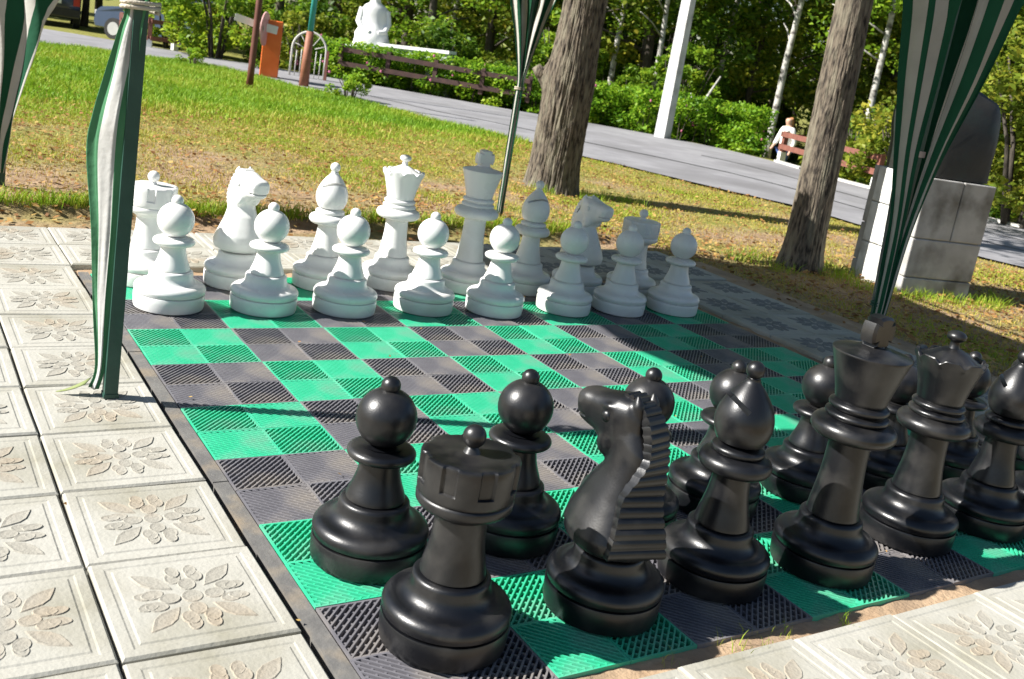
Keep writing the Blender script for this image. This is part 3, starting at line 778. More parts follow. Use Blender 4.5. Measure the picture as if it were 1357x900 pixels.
# ------------------------------------------------------------------ tent: poles, roof, curtains
PA = Vector((-0.180, 1.516, 0.012)); PD = Vector((-0.12, 4.9, -0.06)); PB = Vector((3.15, 4.87, -0.07)); PC = Vector((3.02, 1.45, 0.006))
tent = empty('garden_tent', (1.47, 3.18, 0)); tag(tent, 'square garden tent with striped canopy on dark green metal poles', 'tent')
def tchild(o):
    o.parent = tent; o.matrix_parent_inverse = Matrix.Translation(-Vector(tent.location)); return o
EAVE = 2.13
for P in (PA, PD, PB, PC):
    b = MB(); b.box((P.x, P.y, (P.z + EAVE) / 2), (0.036, 0.036, EAVE - P.z)); b.box((P.x, P.y, P.z + 0.006), (0.040, 0.040, 0.012))
    tchild(b.build('pole', M_POLE))
b = MB()
for a, c in ((PA, PD), (PD, PB), (PB, PC), (PC, PA)):
    b.beam((a.x, a.y, EAVE - .02), (c.x, c.y, EAVE - .02), 0.03, 0.03)
tchild(b.build('eave_frame', M_POLE))
cx, cy = 1.47, 3.18
corners = [PA, PC, PB, PD]
vv = []; ff = []; uvs = []
NS = 20; NRO = 8
ring = []
for k in range(4):
    a, c = corners[k], corners[(k + 1) % 4]
    for i in range(NS): 
        t = i / NS; p = a.lerp(c, t); s_ = math.sin(math.pi * t)
        ring.append((p.x, p.y, EAVE - 0.17 * s_, k, t))
nr_ = len(ring)
for j in range(NRO + 1):
    f = j / NRO
    for x, y, z, k, t in ring:
        vv.append((x + (cx - x) * f, y + (cy - y) * f, z + (2.95 - z) * (f ** 1.25)))
for j in range(NRO):
    for i in range(nr_):
        i2 = (i + 1) % nr_; ff.append((j * nr_ + i, j * nr_ + i2, (j + 1) * nr_ + i2, (j + 1) * nr_ + i))
bv = len(vv)
for x, y, z, k, t in ring:                                  # hanging scalloped valance
    ox = (x - cx) * 0.012; oy = (y - cy) * 0.012
    vv.append((x + ox, y + oy, z - 0.11 - 0.05 * abs(math.sin(math.pi * t * 5))))
for i in range(nr_):
    i2 = (i + 1) % nr_; ff.append((i, i2, bv + i2, bv + i))
me = bpy.data.meshes.new('canopy'); me.from_pydata(vv, [], ff); me.update()
uvl = me.uv_layers.new(name='UVMap')
for lp in me.loops:
    i = lp.vertex_index; i = i if i < bv else i - bv
    uvl.data[lp.index].uv = ((i % nr_) / nr_, 0)
me.materials.append(cloth_mat('canopy_stripes', 40, 0.0, tr_=0.06))
me.polygons.foreach_set('use_smooth', [True] * len(me.polygons))
o = link('canopy', me); tchild(o); sm = o.modifiers.new('thick', 'SOLIDIFY'); sm.thickness = 0.002

ER = Vector((0.8313, -0.5558, 0)); ED = Vector((0.5558, 0.8313, 0))
def panel(name, parent, P, rows, stripes, phase, cols=64, sub=5, green=(0.016, 0.10, 0.05), white=(0.64, 0.63, 0.58)):
    """cloth hung at a pole; rows: (z, left, right, depth, fold depth, folds)"""
    rows = sorted(rows); R_ = []
    for i in range(len(rows) - 1):
        for k in range(sub):
            t = k / sub; a = rows[max(i - 1, 0)]; b_ = rows[i]; c = rows[i + 1]; d = rows[min(i + 2, len(rows) - 1)]
            R_.append([0.5 * (2 * b_[q] + (c[q] - a[q]) * t + (2 * a[q] - 5 * b_[q] + 4 * c[q] - d[q]) * t * t + (-a[q] + 3 * b_[q] - 3 * c[q] + d[q]) * t ** 3) for q in range(6)])
    R_.append(list(rows[-1])); vv = []; ff = []
    for j, (z, a0, a1, dp, fd, nf) in enumerate(R_):
        for k in range(cols + 1):
            u = k / cols
            w = a0 + (a1 - a0) * u + 0.05 * (a1 - a0) / max(nf, 1) * math.sin(4 * math.pi * nf * u)
            d = dp + fd * math.sin(2 * math.pi * nf * u + 0.6) + 0.004 * noise.noise((u * 7, z * 5, P.x))
            p = ER * w + ED * d
            vv.append((p.x, p.y, z - P.z))
    n = cols + 1
    for j in range(len(R_) - 1):
        for k in range(cols): ff.append((j * n + k, j * n + k + 1, (j + 1) * n + k + 1, (j + 1) * n + k))
    me = bpy.data.meshes.new(name); me.from_pydata(vv, [], ff); me.update()
    uvl = me.uv_layers.new(name='UVMap')
    for lp in me.loops: uvl.data[lp.index].uv = ((lp.vertex_index % n) / cols, (lp.vertex_index // n) / len(R_))
    me.materials.append(cloth_mat(name + '_stripes', stripes, phase, green, white))
    me.polygons.foreach_set('use_smooth', [True] * len(me.polygons))
    o = link(name, me, parent); sm = o.modifiers.new('thick', 'SOLIDIFY'); sm.thickness = 0.0015
    return o
def tie(parent, z, r, mat=M_ROPE, turns=2):
    b = MB(); pts = []
    for i in range(turns * 20 + 1):
        a = 2 * math.pi * i / 20; pts.append((r * math.cos(a), r * math.sin(a) * .8, z + 0.012 * i / 20))
    b.tube(pts, 0.006, 6); return b.build('tie_cord', mat, parent, True)
# curtain at the pole on the slabs
cA = empty('tied_curtain', PA); tag(cA, 'green and white curtain tied to the pole standing on the pale slabs', 'curtain', 'tent curtains')
panel('cloth', cA, PA, [(0.030, -.060, -.030, -.010, .006, 1), (0.10, -.046, -.018, -.008, .005, 1), (.28, -.066, -.012, -.012, .006, 1), (.49, -.084, -.006, -.014, .006, 1), (.70, -.112, .004, -.014, .007, 1.1), (.80, -.100, .008, -.022, .010, 1.1),
      (.92, -.076, .012, -.014, .010, 1.2), (1.03, -.050, .016, -.016, .008, 1.5), (1.09, -.040, .020, -.010, .008, 1.6), (1.2, -.07, .05, -.01, .02, 2), (1.6, -.18, .16, 0.0, .04, 3), (2.08, -.26, .24, .05, .06, 4)], 1.25, 0.087, green=(0.10, 0.30, 0.15), white=(0.70, 0.70, 0.67))
tie(cA, 1.075, 0.047)
b = MB()
vv = []
for i in range(7):
    t = i / 6; c = ER * (-.060 - .075 * t) + ED * (-.012 - .03 * t); w = 0.018 * (1 - t) + 0.002
    for s in (-1, 1): vv.append((c.x + s * w * ED.x, c.y + s * w * ED.y, 0.035 * (1 - t) ** 1.5 + 0.006 + 0.004 * s * (1 - t)))
b.add(vv, [(2 * i, 2 * i + 1, 2 * i + 3, 2 * i + 2) for i in range(6)])
o = b.build('hem_tail', pmat('faded_green_hem', (0.16, 0.20, 0.07), (0.24, 0.27, 0.11), 12.0, 0.9), cA, True); o.modifiers.new('t', 'SOLIDIFY').thickness = 0.002
# curtain at the far left pole
cD = empty('tied_curtain', PD); tag(cD, 'striped curtain hanging at the back pole on the bare lawn edge', 'curtain', 'tent curtains')
panel('cloth', cD, PD, [(.02, -.03, .02, -.02, .01, 1), (.2, -.06, .035, -.02, .015, 1.2), (.4, -.09, .085, -.025, .02, 1.5), (.65, -.12, .155, -.03, .025, 1.6), (.95, -.2, .245, -.03, .03, 2), (1.4, -.3, .34, -.02, .04, 3), (2.08, -.34, .40, .02, .06, 4)], 3.0, 0.62)
# curtain at the middle pole
cB = empty('tied_curtain', PB); tag(cB, 'thin green and white curtain drawn tight to the pole before the thick tree', 'curtain', 'tent curtains')
panel('cloth_left', cB, PB, [(-.05, -.016, .012, -.02, .004, 1), (.35, -.026, .020, -.024, .006, 1.5), (.8, -.028, .022, -.026, .008, 1.5), (.95, -.030, .016, -.028, .012, 1.5), (1.2, -.085, .0, -.03, .02, 1.5), (1.5, -.175, -.015, -.03, .03, 1.6), (2.08, -.34, -.03, 0, .06, 3)], 2.0, 0.35)
panel('cloth_right', cB, PB, [(.80, -.010, .026, -.022, .006, 1), (.95, -.004, .028, -.024, .012, 1.2), (1.2, .0, .078, -.03, .02, 1.5), (1.5, .015, .150, -.03, .03, 1.6), (2.08, .03, .34, 0, .06, 3)], 2.0, 0.1)
tie(cB, .93, 0.036, M_ROPE, 2)
# the large shaded curtain at the right-hand pole
cC = empty('tied_curtain', PC); tag(cC, 'broad shaded green and white striped curtain gathered behind the black king', 'curtain', 'tent curtains')
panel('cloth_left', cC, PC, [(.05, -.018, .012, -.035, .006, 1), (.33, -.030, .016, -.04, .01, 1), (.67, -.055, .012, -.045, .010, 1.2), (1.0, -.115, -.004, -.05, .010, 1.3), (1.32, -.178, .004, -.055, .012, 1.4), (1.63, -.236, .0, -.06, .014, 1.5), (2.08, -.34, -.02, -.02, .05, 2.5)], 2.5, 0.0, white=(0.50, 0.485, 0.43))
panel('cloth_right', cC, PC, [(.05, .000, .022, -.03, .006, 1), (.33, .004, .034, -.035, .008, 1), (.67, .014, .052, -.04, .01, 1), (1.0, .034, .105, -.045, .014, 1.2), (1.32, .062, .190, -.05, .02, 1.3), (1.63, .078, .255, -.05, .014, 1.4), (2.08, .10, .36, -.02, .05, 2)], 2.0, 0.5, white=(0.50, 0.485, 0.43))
panel('cloth_back', cC, PC, [(.3, -.02, .03, .03, .004, 1), (1.0, -.06, .08, .05, .015, 2), (1.63, -.12, .14, .06, .02, 2), (2.08, -.2, .22, .06, .04, 3)], 2.0, 0.75)
b = MB(); b.box((0, 0, .985), (.05, .05, .026)); b.build('bracket', pmat('pale_clip', (0.45, 0.36, 0.32), None, rough=.6), cC)
tie(cC, .30, 0.036, M_POLE, 2)

# ------------------------------------------------------------------ the two park trees in front of the road
def trunk_mesh(name, prof, mat, lean=(0, 0), seg=72, ridge=0.012, freq=9.0, seed=0, bulge=None):
    rows = 170; z0, z1 = prof[0][0], prof[-1][0]; V = []
    zs = [p[0] for p in prof]; rs = [p[1] for p in prof]
    for j in range(rows + 1):
        z = z0 + (z1 - z0) * j / rows; r0 = float(np.interp(z, zs, rs))
        for k in range(seg):
            a = 2 * math.pi * k / seg
            nx_, ny_ = math.cos(a), math.sin(a)
            n1 = noise.noise((nx_ * freq * .55 + seed, ny_ * freq * .55, z * 1.3)); n2 = noise.noise((nx_ * freq + seed, ny_ * freq, z * 3.4 + 9)); n3 = noise.noise((nx_ * 1.3, ny_ * 1.3 + seed, z * .8))
            n4 = noise.noise((nx_ * freq * 2.2, ny_ * freq * 2.2 + seed, z * 5.0))
            r = r0 * (1 + 0.06 * n3) + ridge * (1 - 2.0 * abs(n2)) + ridge * .6 * n1 + ridge * .45 * n4
            if z < 0.25: r += 0.10 * (0.25 - z) * (0.6 + 0.6 * math.sin(a * 5 + seed))
            if bulge:
                for ba, bz, bw, bh in bulge:
                    da = math.atan2(math.sin(a - ba), math.cos(a - ba))
                    r += bh * math.exp(-(da / bw) ** 2 - ((z - bz) / 0.10) ** 2)
            V.append((r * nx_ + lean[0] * (z - z0), r * ny_ + lean[1] * (z - z0), z))
    idx = np.arange(len(V)).reshape(rows + 1, seg); nxt = np.roll(idx, -1, 1)
    Fq = np.stack([idx[:-1].ravel(), nxt[:-1].ravel(), nxt[1:].ravel(), idx[1:].ravel()], 1)
    return fast_mesh(name, V, Fq, mat, smooth=True)
nrng = np.random.default_rng(11)
def leaf_cloud(name, clumps, per, size, mat, seed=0, flat=0.0, tbias=0.0, solid=0.55, aspect=0.55):
    """many small bent leaves gathered in clumps (centre, radius vector)"""
    rg = np.random.default_rng(seed); C_ = []; T_ = []
    for (c, r) in clumps:
        n = per
        d = rg.normal(size=(n, 3)); d /= np.linalg.norm(d, axis=1)[:, None]
        rad = solid + (1 - solid) * rg.random(n) ** 0.6
        rad[rg.random(n) < .25] *= rg.random()
        pos = np.array(c) + d * rad[:, None] * np.array(r)
        C_.append(pos); T_.append(np.clip(0.45 + 0.22 * rg.normal(size=n) + rg.normal() * .12 + tbias, 0, 1))
    P = np.concatenate(C_); T = np.concatenate(T_); n = len(P)
    L = rg.normal(size=(n, 3)); L[:, 2] *= 0.6; L /= np.linalg.norm(L, axis=1)[:, None]
    N_ = rg.normal(size=(n, 3)); N_[:, 2] = np.abs(N_[:, 2]) + 0.5
    Wd = np.cross(L, N_); Wd /= np.linalg.norm(Wd, axis=1)[:, None]
    s = size * (0.6 + 0.8 * rg.random(n))[:, None]
    up = np.cross(Wd, L)
    v0 = P - L * s * .5; v2 = P + L * s * .5 - up * s * .12
    v1 = P + Wd * s * .5 * aspect + up * s * .08; v3 = P - Wd * s * .5 * aspect + up * s * .08
    V = np.stack([v0, v1, v2, v3], 1).reshape(-1, 3); I = np.arange(n) * 4
    Fq = np.stack([I, I + 1, I + 2, I + 3], 1)
    return fast_mesh(name, V, Fq, mat, tint=T)
def crown_clumps(seed, n, rx, rz, zc, cr):
    rg = random.Random(seed); out = []
    for i in range(n):
        a = rg.uniform(0, 6.283); q = rg.uniform(.25, 1) ** .6; t = rg.uniform(-1, 1)
        k = math.sqrt(max(0.05, 1 - t * t)); c = cr * rg.uniform(.7, 1.25)
        out.append(((rx * q * k * math.cos(a), rx * q * k * math.sin(a), zc + rz * t), (c, c, c * .75)))
    return out
g1 = G(729, 251, -0.16); t1 = empty('park_tree', (g1.x, g1.y, zg(g1.x, g1.y) - .03)); t1.location.z = zg(g1.x, g1.y) - .02
tag(t1, 'thick ridged-bark tree trunk with a branch scar beside the thin curtain', 'tree')
link('trunk', trunk_mesh('trunk', [(0, .270), (.12, .250), (.35, .236), (.8, .232), (1.1, .236), (1.35, .214), (1.7, .198), (2.6, .195), (4.6, .15), (6.5, .07)], M_BARK, (.012, -.008), 260, .013, 15.0, 3, [(2.62, 1.12, .26, .085)]), t1)
b = MB()
for a, z, L_ in ((.3, 4.4, 2.0), (2.4, 4.7, 1.8), (4.4, 5.0, 1.9), (1.3, 5.4, 1.6), (3.4, 5.6, 1.5)):
    b = MB(); b.tube([(0, 0, z - .2), (math.cos(a) * L_ * .5, math.sin(a) * L_ * .5, z + .6), (math.cos(a) * L_, math.sin(a) * L_, z + 1.5)], [.09, .06, .02], 8)
    b.build('limb', M_BARKD, t1, True)
link('crown', leaf_cloud('crown', crown_clumps(2, 46, 2.6, 1.9, 6.9, .75), 110, .15, M_LEAF, 5), t1)
b = MB()                                                   # stub of the lost branch
cs = Vector((math.cos(2.62), math.sin(2.62), 0)); b.tube([cs * .17 + Vector((0, 0, 1.08)), cs * .30 + Vector((0, 0, 1.15)), cs * .34 + Vector((0, 0, 1.20))], [.075, .058, .045], 14)
b.build('branch_stub', M_BARK, t1, True)
g2 = G(1060, 354, -0.17); t2 = empty('park_tree', (g2.x, g2.y, zg(g2.x, g2.y) - .02))
tag(t2, 'slim grey-brown tree trunk half in shade beside the monument', 'tree')
link('trunk', trunk_mesh('trunk', [(0, .172), (.15, .155), (.4, .146), (1.0, .138), (1.9, .128), (3.2, .11), (5.5, .05)], M_BARK, (-.022, .012), 190, .007, 13.0, 8, [(3.6, 1.25, .3, .02), (4.0, 1.48, .25, .018)]), t2)
b = MB()
for a, z, L_ in ((.9, 3.4, 1.6), (2.9, 3.8, 1.4), (5.0, 4.1, 1.5)):
    b = MB(); b.tube([(-.07, .04, z - .2), (math.cos(a) * L_ * .5, math.sin(a) * L_ * .5, z + .5), (math.cos(a) * L_, math.sin(a) * L_, z + 1.2)], [.06, .04, .012], 8)
    b.build('limb', M_BARKD, t2, True)
link('crown', leaf_cloud('crown', crown_clumps(4, 34, 1.9, 1.5, 5.6, .65), 100, .14, M_LEAF, 6), t2)

# ------------------------------------------------------------------ monument: stone block pedestal with a dark bust
F0 = G(1190, 389, -0.175); F1 = G(1290, 389, -0.175)
mrz = math.radians(-13)
mon = empty('monument', (F0.x, F0.y, zg(F0.x, F0.y)), mrz); tag(mon, 'stone block pedestal carrying a dark bronze bust behind the striped curtain', 'monument')
PW, PDp, PH = 0.66, 0.60, 0.90
b = MB(); b.box((PW / 2, PDp / 2, PH / 2 - .02), (PW - .03, PDp - .03, PH)); b.build('core', M_STONE, mon)
def block(x0, x1, y0, y1, z0, z1, sm_=None):
    b = MB(); e = .004
    b.box(((x0 + x1) / 2, (y0 + y1) / 2, (z0 + z1) / 2), (x1 - x0 - 2 * e, y1 - y0 - 2 * e, z1 - z0 - 2 * e))
    o = b.build('stone_block', sm_ or M_STONE, mon); bv_ = o.modifiers.new('bev', 'BEVEL'); bv_.width = .008; bv_.segments = 2
for x0, x1, z0, z1 in ((0, PW, -.05, .14), (0, PW, .14, .44), (0, .35, .44, PH), (.35, PW, .44, PH)):
    block(x0, x1, -.012, .06, z0, z1); block(x0, x1, PDp - .06, PDp + .012, z0, z1)
for y0, y1, z0, z1 in ((.061, PDp - .061, -.05, .30), (.061, PDp - .061, .30, .62), (.061, PDp - .061, .62, PH)):
    block(-.012, .06, y0, y1, z0, z1, M_STONE_SUN); block(PW - .06, PW + .012, y0, y1, z0, z1)
b = MB(); n = 28; rings = []
for z, hx, hy, yo in ((.905, .33, .27, 0), (1.0, .345, .275, 0), (1.12, .365, .275, 0), (1.24, .385, .27, .01), (1.34, .395, .255, .015), (1.43, .385, .235, .02), (1.50, .335, .205, .02), (1.54, .25, .175, .02), (1.575, .15, .14, .0), (1.62, .105, .12, -.01), (1.69, .105, .12, -.02), (1.75, .125, .145, -.03), (1.84, .14, .16, -.03), (1.94, .13, .155, -.02), (2.01, .10, .12, -.01), (2.05, .04, .05, 0)):
    p_ = .55 if z < 1.53 else .95
    rings.append([(PW / 2 + math.copysign(abs(math.cos(2 * math.pi * i / n)) ** p_, math.cos(2 * math.pi * i / n)) * hx, PDp / 2 + yo + math.copysign(abs(math.sin(2 * math.pi * i / n)) ** p_, math.sin(2 * math.pi * i / n)) * hy, z) for i in range(n)])
vv = [p for r in rings for p in r]; ff = [tuple(range(n)), tuple((len(rings) - 1) * n + k for k in range(n))]
for j in range(len(rings) - 1):
    for k in range(n): ff.append((j * n + k, j * n + (k + 1) % n, j * n + n + (k + 1) % n, j * n + n + k))
vv = [Vector(q) + Vector((q[0] - PW / 2, q[1] - PDp / 2, 0)).normalized() * (.030 * noise.noise(Vector(q) * 5.0) + .016 * noise.noise(Vector(q) * 12.0)) for q in vv]
b.add(vv, ff); b.ball((PW / 2, .12, 1.825), .028, 10, 8, (.8, 1.2, 1.3)); bust = b.build('bust', M_BRONZE, mon, True, 50)
for s in (-1, 1):
    e = MB(); e.ball((PW / 2 + s * .13, PDp / 2 - .02, 1.83), .03, 10, 8, (.4, .8, 1.2)); e.build('ear', M_BRONZE, bust, True)

# ------------------------------------------------------------------ roadside things
def on_ground(px, py):
    p = G(px, py, -.18); p.z = zg(p.x, p.y); return p
# concrete lamp post
p = on_ground(877, 184); lp = empty('lamp_post', p, .35); tag(lp, 'pale concrete lamp post standing at the front of the rose hedge', 'lamp post')
b = MB(); b.box((0, 0, 2.9), (.27, .24, 6.2), taper=.62); b.build('post', M_LAMP, lp)
b = MB(); b.tube([(0, 0, 5.95), (-.2, -.1, 6.5), (-1.0, -.5, 6.8)], [.03, .03, .03], 8); b.build('bracket_arm', M_LAMP, lp, True)
b = MB(); b.box((-1.2, -.6, 6.8), (.5, .22, .12), rz=.46); b.build('lamp_head', M_LAMP, lp)
# brown post with weeds, brown and teal post
p = on_ground(330, 119); o = empty('steel_post', p); tag(o, 'slim dark brown pole in the green grass before the orange barrier', 'post')
b = MB(); b.tube([(0, 0, -.05), (0.005, 0, .4), (.02, .01, 1.2), (.03, .02, 2.9)], [.056, .052, .05, .048], 14); b.build('shaft', M_BROWN, o, True)
b = MB(); b.tube([(0, 0, 2.88), (0.03, .02, 2.93)], [.06, .03], 14); b.build('cap', M_BROWN, o, True)
p = on_ground(402, 116); o = empty('steel_post', p); tag(o, 'rust-brown pole painted teal higher up, before the metal arch', 'post')
b = MB(); b.tube([(0, 0, -.05), (.0, 0, .5), (.012, .0, 1.0)], [.092, .080, .066], 16); b.build('lower_shaft', M_RUST, o, True)
b = MB(); b.tube([(.012, 0, 1.0), (.03, 0, 2.0), (.05, 0, 3.2)], [.052, .05, .048], 16); b.build('upper_shaft', M_TEAL, o, True)
# orange barrier
p = on_ground(354, 103); rz = math.radians(-20)
o = empty('road_barrier', p, rz); tag(o, 'orange barrier cabinet with a white boom and round sign by the road', 'barrier')
b = MB(); b.box((0.02, 0, .54), (.34, .34, 1.06)); c_ = b.build('cabinet', M_ORANGE, o); c_.modifiers.new('b', 'BEVEL').width = .012
b = MB(); b.box((0.02, 0, .015), (.42, .42, .03)); b.build('foot_plate', M_DARK, o)
for z in (.32, .92):
    b = MB(); b.box((.196, -.10, z), (.03, .08, .09)); b.build('hinge', M_DARK, o)
b = MB(); b.beam((-.16, -.215, .93), (-.68, -.26, 1.03), .05, .13); b.beam((-.16, -.215, .93), (.10, -.20, .90), .06, .15); bo = b.build('boom', M_WHITEP, o)
b = MB(); b.tube([(-.135, -.30, .90), (-.115, -.305, .90)], .31, 32); sg = b.build('round_sign', M_PALER, o, True, 40)
b = MB(); b.box((-.140, -.30, .90), (.006, .40, .09)); b.build('sign_bar', M_WHITEP, sg)
# arched metal trellis beyond the barrier
pL = on_ground(384, 97); pR = on_ground(429, 113); mid = (pL + pR) / 2; w = 46 / 66.0 / 2
o = empty('metal_arch', mid, math.atan2(CAM_R.y, CAM_R.x)); tag(o, 'pale arched metal trellis with spokes beside the road', 'trellis')
b = MB(); path = [(-w, 0, 0), (-w, 0, .58)] + [(-w * math.cos(a), 0, .58 + w * 1.05 * math.sin(a)) for a in np.linspace(.15, math.pi - .15, 16)] + [(w, 0, .58), (w, 0, -.02)]
b.tube(path, .022, 8); fr = b.build('arch_frame', M_KERB, o, True)
for k in range(1, 7):
    x = -w + 2 * w * k / 7; b = MB(); b.tube([(x, 0, 0.0), (x, 0, .50 + .10 * math.sin(math.pi * k / 7))], .010, 6); b.build('bar', M_KERB, o, True)
for a in np.linspace(.35, math.pi - .35, 5):
    b = MB(); b.tube([(-.12 * math.cos(a), 0, .58 + .12 * math.sin(a)), (-w * math.cos(a), 0, .58 + w * math.sin(a))], .010, 6); b.build('spoke', M_KERB, o, True)
b = MB(); b.box((w + .035, 0, .3), (.05, .05, .64)); b.build('stake', M_FENCE, o)
# fences beside the road
def fence(name_label, pts, ph, rails, group=None, rail_h=.10, foot=True, fm=None):
    fm = fm or M_FENCE
    o = empty('road_fence', pts[0]); tag(o, name_label, 'fence', group)
    base = Vector(pts[0])
    for i, p in enumerate(pts):
        q = Vector(p) - base; nx_ = Vector(pts[min(i + 1, len(pts) - 1)]) - Vector(pts[max(i - 1, 0)]); rz = math.atan2(nx_.y, nx_.x)
        b = MB(); b.box((q.x, q.y, q.z + ph / 2 + .10), (.09, .09, ph - (.20 if foot else .18)), rz=rz); po = b.build('post', fm, o)
        if foot: b = MB(); b.box((q.x, q.y, q.z + .09), (.12, .12, .22), rz=rz); b.build('post_foot', M_WHITEP, po)
    for i in range(len(pts) - 1):
        a = Vector(pts[i]) - base; c = Vector(pts[i + 1]) - base; d = (c - a); nrm = Vector((d.y, -d.x, 0)).normalized() * .065
        if nrm.dot(Vector((-.55, -.83, 0))) < 0: nrm = -nrm
        for z in rails:
            b = MB(); b.beam(a + Vector((0, 0, z)) + nrm - d * .03, c + Vector((0, 0, z)) + nrm + d * .01, .035, rail_h); b.build('rail', fm, o)
    return o
def fpt(px, py): return on_ground(px, py)
fence('red-brown two-rail fence beside the woman in the white top', [fpt(1034, 214), fpt(1096, 233), fpt(1158, 252)], .60, (.30, .54))
fl = []
for k in range(5):
    a = az_of(*G(448 + 62 * k, 106 + 11 * k)[:2]); q = road_pt(a, 1.0); d = Vector((math.sin(a), math.cos(a), 0)); fl.append(q + d * .22)
fence('dark two-rail fence running in front of the rose hedge', fl, .74, (.34, .64), rail_h=.10, foot=False, fm=M_FENCED)
fence('brown rail fence with white post feet near the parked cars', [fpt(160, 57), fpt(197, 64), fpt(231, 68)], .66, (.22, .58), rail_h=.09)

# ------------------------------------------------------------------ hedge and shrubs
hs = []; rg = random.Random(9)
a0 = az_of(*G(415, 101)[:2]); a1 = az_of(*G(1004, 210)[:2])
na = 64
for i in range(na):
    a = a0 + (a1 - a0) * (i + .5) / na
    hh_ = .80 + .12 * noise.noise((a * 9, 2, 0)) + .10 * smooth(.55, .8, a)
    for k in range(5):
        r = r_far(a) + .58 + rg.uniform(-.34, .75); x = CAM_C.x + r * math.sin(a); y = CAM_C.y + r * math.cos(a)
        z = zg(x, y) + hh_ * (k + .5) / 5.0 * 1.02
        hs.append(((x, y, z), (rg.uniform(.20, .34), rg.uniform(.20, .34), rg.uniform(.13, .22))))
hp = Vector(hs[0][0]); hp.z = zg(hp.x, hp.y)
hedge = empty('rose_hedge', hp); tag(hedge, 'long clipped rose hedge with pink flowers along the far side of the road', 'hedge')
hs = [((c[0] - hp.x, c[1] - hp.y, c[2] - hp.z), r) for c, r in hs]
link('foliage', leaf_cloud('foliage', hs, 170, .085, M_HEDGE, 3, solid=.45), hedge)
b = MB()
for i in range(110):
    c, r = hs[rg.randrange(len(hs))]; x, y, z = c[0], c[1], 0
    b.tube([(c[0], c[1], -.3), (c[0] + rg.uniform(-.1, .1), c[1] + rg.uniform(-.1, .1), c[2])], [.012, .006], 5)
b.build('stems', M_BARKD, hedge)['kind'] = 'stuff'
b = MB()
for i in range(46):
    c, r = hs[rg.randrange(len(hs))]
    q = Vector((c[0] - .33 * .6, c[1] - .33 * .8, c[2] + r[2] * .5)); s_ = rg.uniform(.035, .06)
    for k in range(5):
        a = k * 1.2566; b.ball(q + Vector((math.cos(a) * s_ * .6, -.01 * k % 2, math.sin(a) * s_ * .6)), s_ * .6, 6, 4, (1, .6, 1))
fo = b.build('flowers', M_PINK, hedge); fo['kind'] = 'stuff'

def shrub_mesh(seed, w, h, n, per, size, mat, tb=0.0):
    rg = random.Random(seed); cl = []
    for i in range(n):
        a = rg.uniform(0, 6.283); t = rg.random(); q = rg.uniform(.1, 1) ** .5
        z = h * (.10 + .86 * t); rr = w * q * math.sqrt(max(.08, 1 - (max(0, (t - .35)) / .68) ** 2)) * (.75 + .25 * min(1, t * 4))
        c = w * rg.uniform(.16, .30); cl.append(((rr * math.cos(a), rr * math.sin(a), z), (c, c, c * .8)))
    b = MB()
    for i in range(9):
        a = rg.uniform(0, 6.283); L_ = w * rg.uniform(.3, .8)
        b.tube([(math.cos(a) * .06 * w, math.sin(a) * .06 * w, -.25), (math.cos(a) * L_ * .45, math.sin(a) * L_ * .45, h * .4), (math.cos(a) * L_, math.sin(a) * L_, h * .82)], [.028 * w + .006, .018 * w + .004, .006], 6)
    return leaf_cloud('foliage', cl, per, size, mat, seed, tbias=tb), b.mesh('stems', M_BARKD, True)
def put_shrub(name, label, pos, fm, sm_, scl=1.0, rz=0.0, group=None, cat='shrub'):
    o = empty(name, pos, rz); tag(o, label, cat, group)
    for nm, me in (('foliage', fm), ('stems', sm_)):
        c = link(nm, me, o); c.scale = (scl, scl, scl)
    return o
A_ = shrub_mesh(21, 1.15, 2.3, 46, 120, .12, M_LEAF, .12)
p = AT(285, 84, 24.0); p.z = zg(p.x, p.y); put_shrub('leafy_bush', 'big bright green bush beside the orange barrier', p, *A_)
p = AT(225, 60, 26.5); p.z = zg(p.x, p.y); put_shrub('leafy_bush', 'loose green bush overhanging the brown rail fence', p, *A_, scl=.85, rz=2.0)
B_ = shrub_mesh(22, .9, 1.35, 34, 110, .09, M_LEAFY, 0.05)
for px, dd, sc_, lab in ((1128, 20.3, 1.0, 'yellow-green bush behind the red-brown fence'), (1185, 18.8, 1.15, 'yellow-green bush behind the fence next to the monument')):
    p = AT(px, 230, dd); p.z = zg(p.x, p.y); put_shrub('yellow_bush', lab, p, *B_, scl=sc_, rz=px)
C2 = shrub_mesh(23, 1.5, 2.9, 60, 130, .11, M_LEAFY, .08)
for px, dd, sc_, lab in ((1350, 16.0, 1.0, 'tall sunlit yellow-green bush right behind the bronze bust'), (1470, 16.5, 1.1, 'tall sunlit yellow-green bush farther along the road from the bust'), (1285, 17.6, .75, 'lower yellow-green bush half hidden by the bust')):
    p = AT(px, 280, dd); p.z = zg(p.x, p.y); put_shrub('tall_bush', lab, p, *C2, scl=sc_, rz=px * .7)
D_ = shrub_mesh(24, .38, .42, 16, 90, .055, M_HEDGE, .2)
for px, py, sc_, lab in ((462, 133, 1.0, 'small bright bush at the near edge of the road'), (255, 87, .75, 'low weedy clump on the near road edge'), (340, 92, .45, 'little sprig growing round the dark brown pole')):
    p = on_ground(px, py); put_shrub('weed_clump', lab, p, *D_, scl=sc_, rz=px)

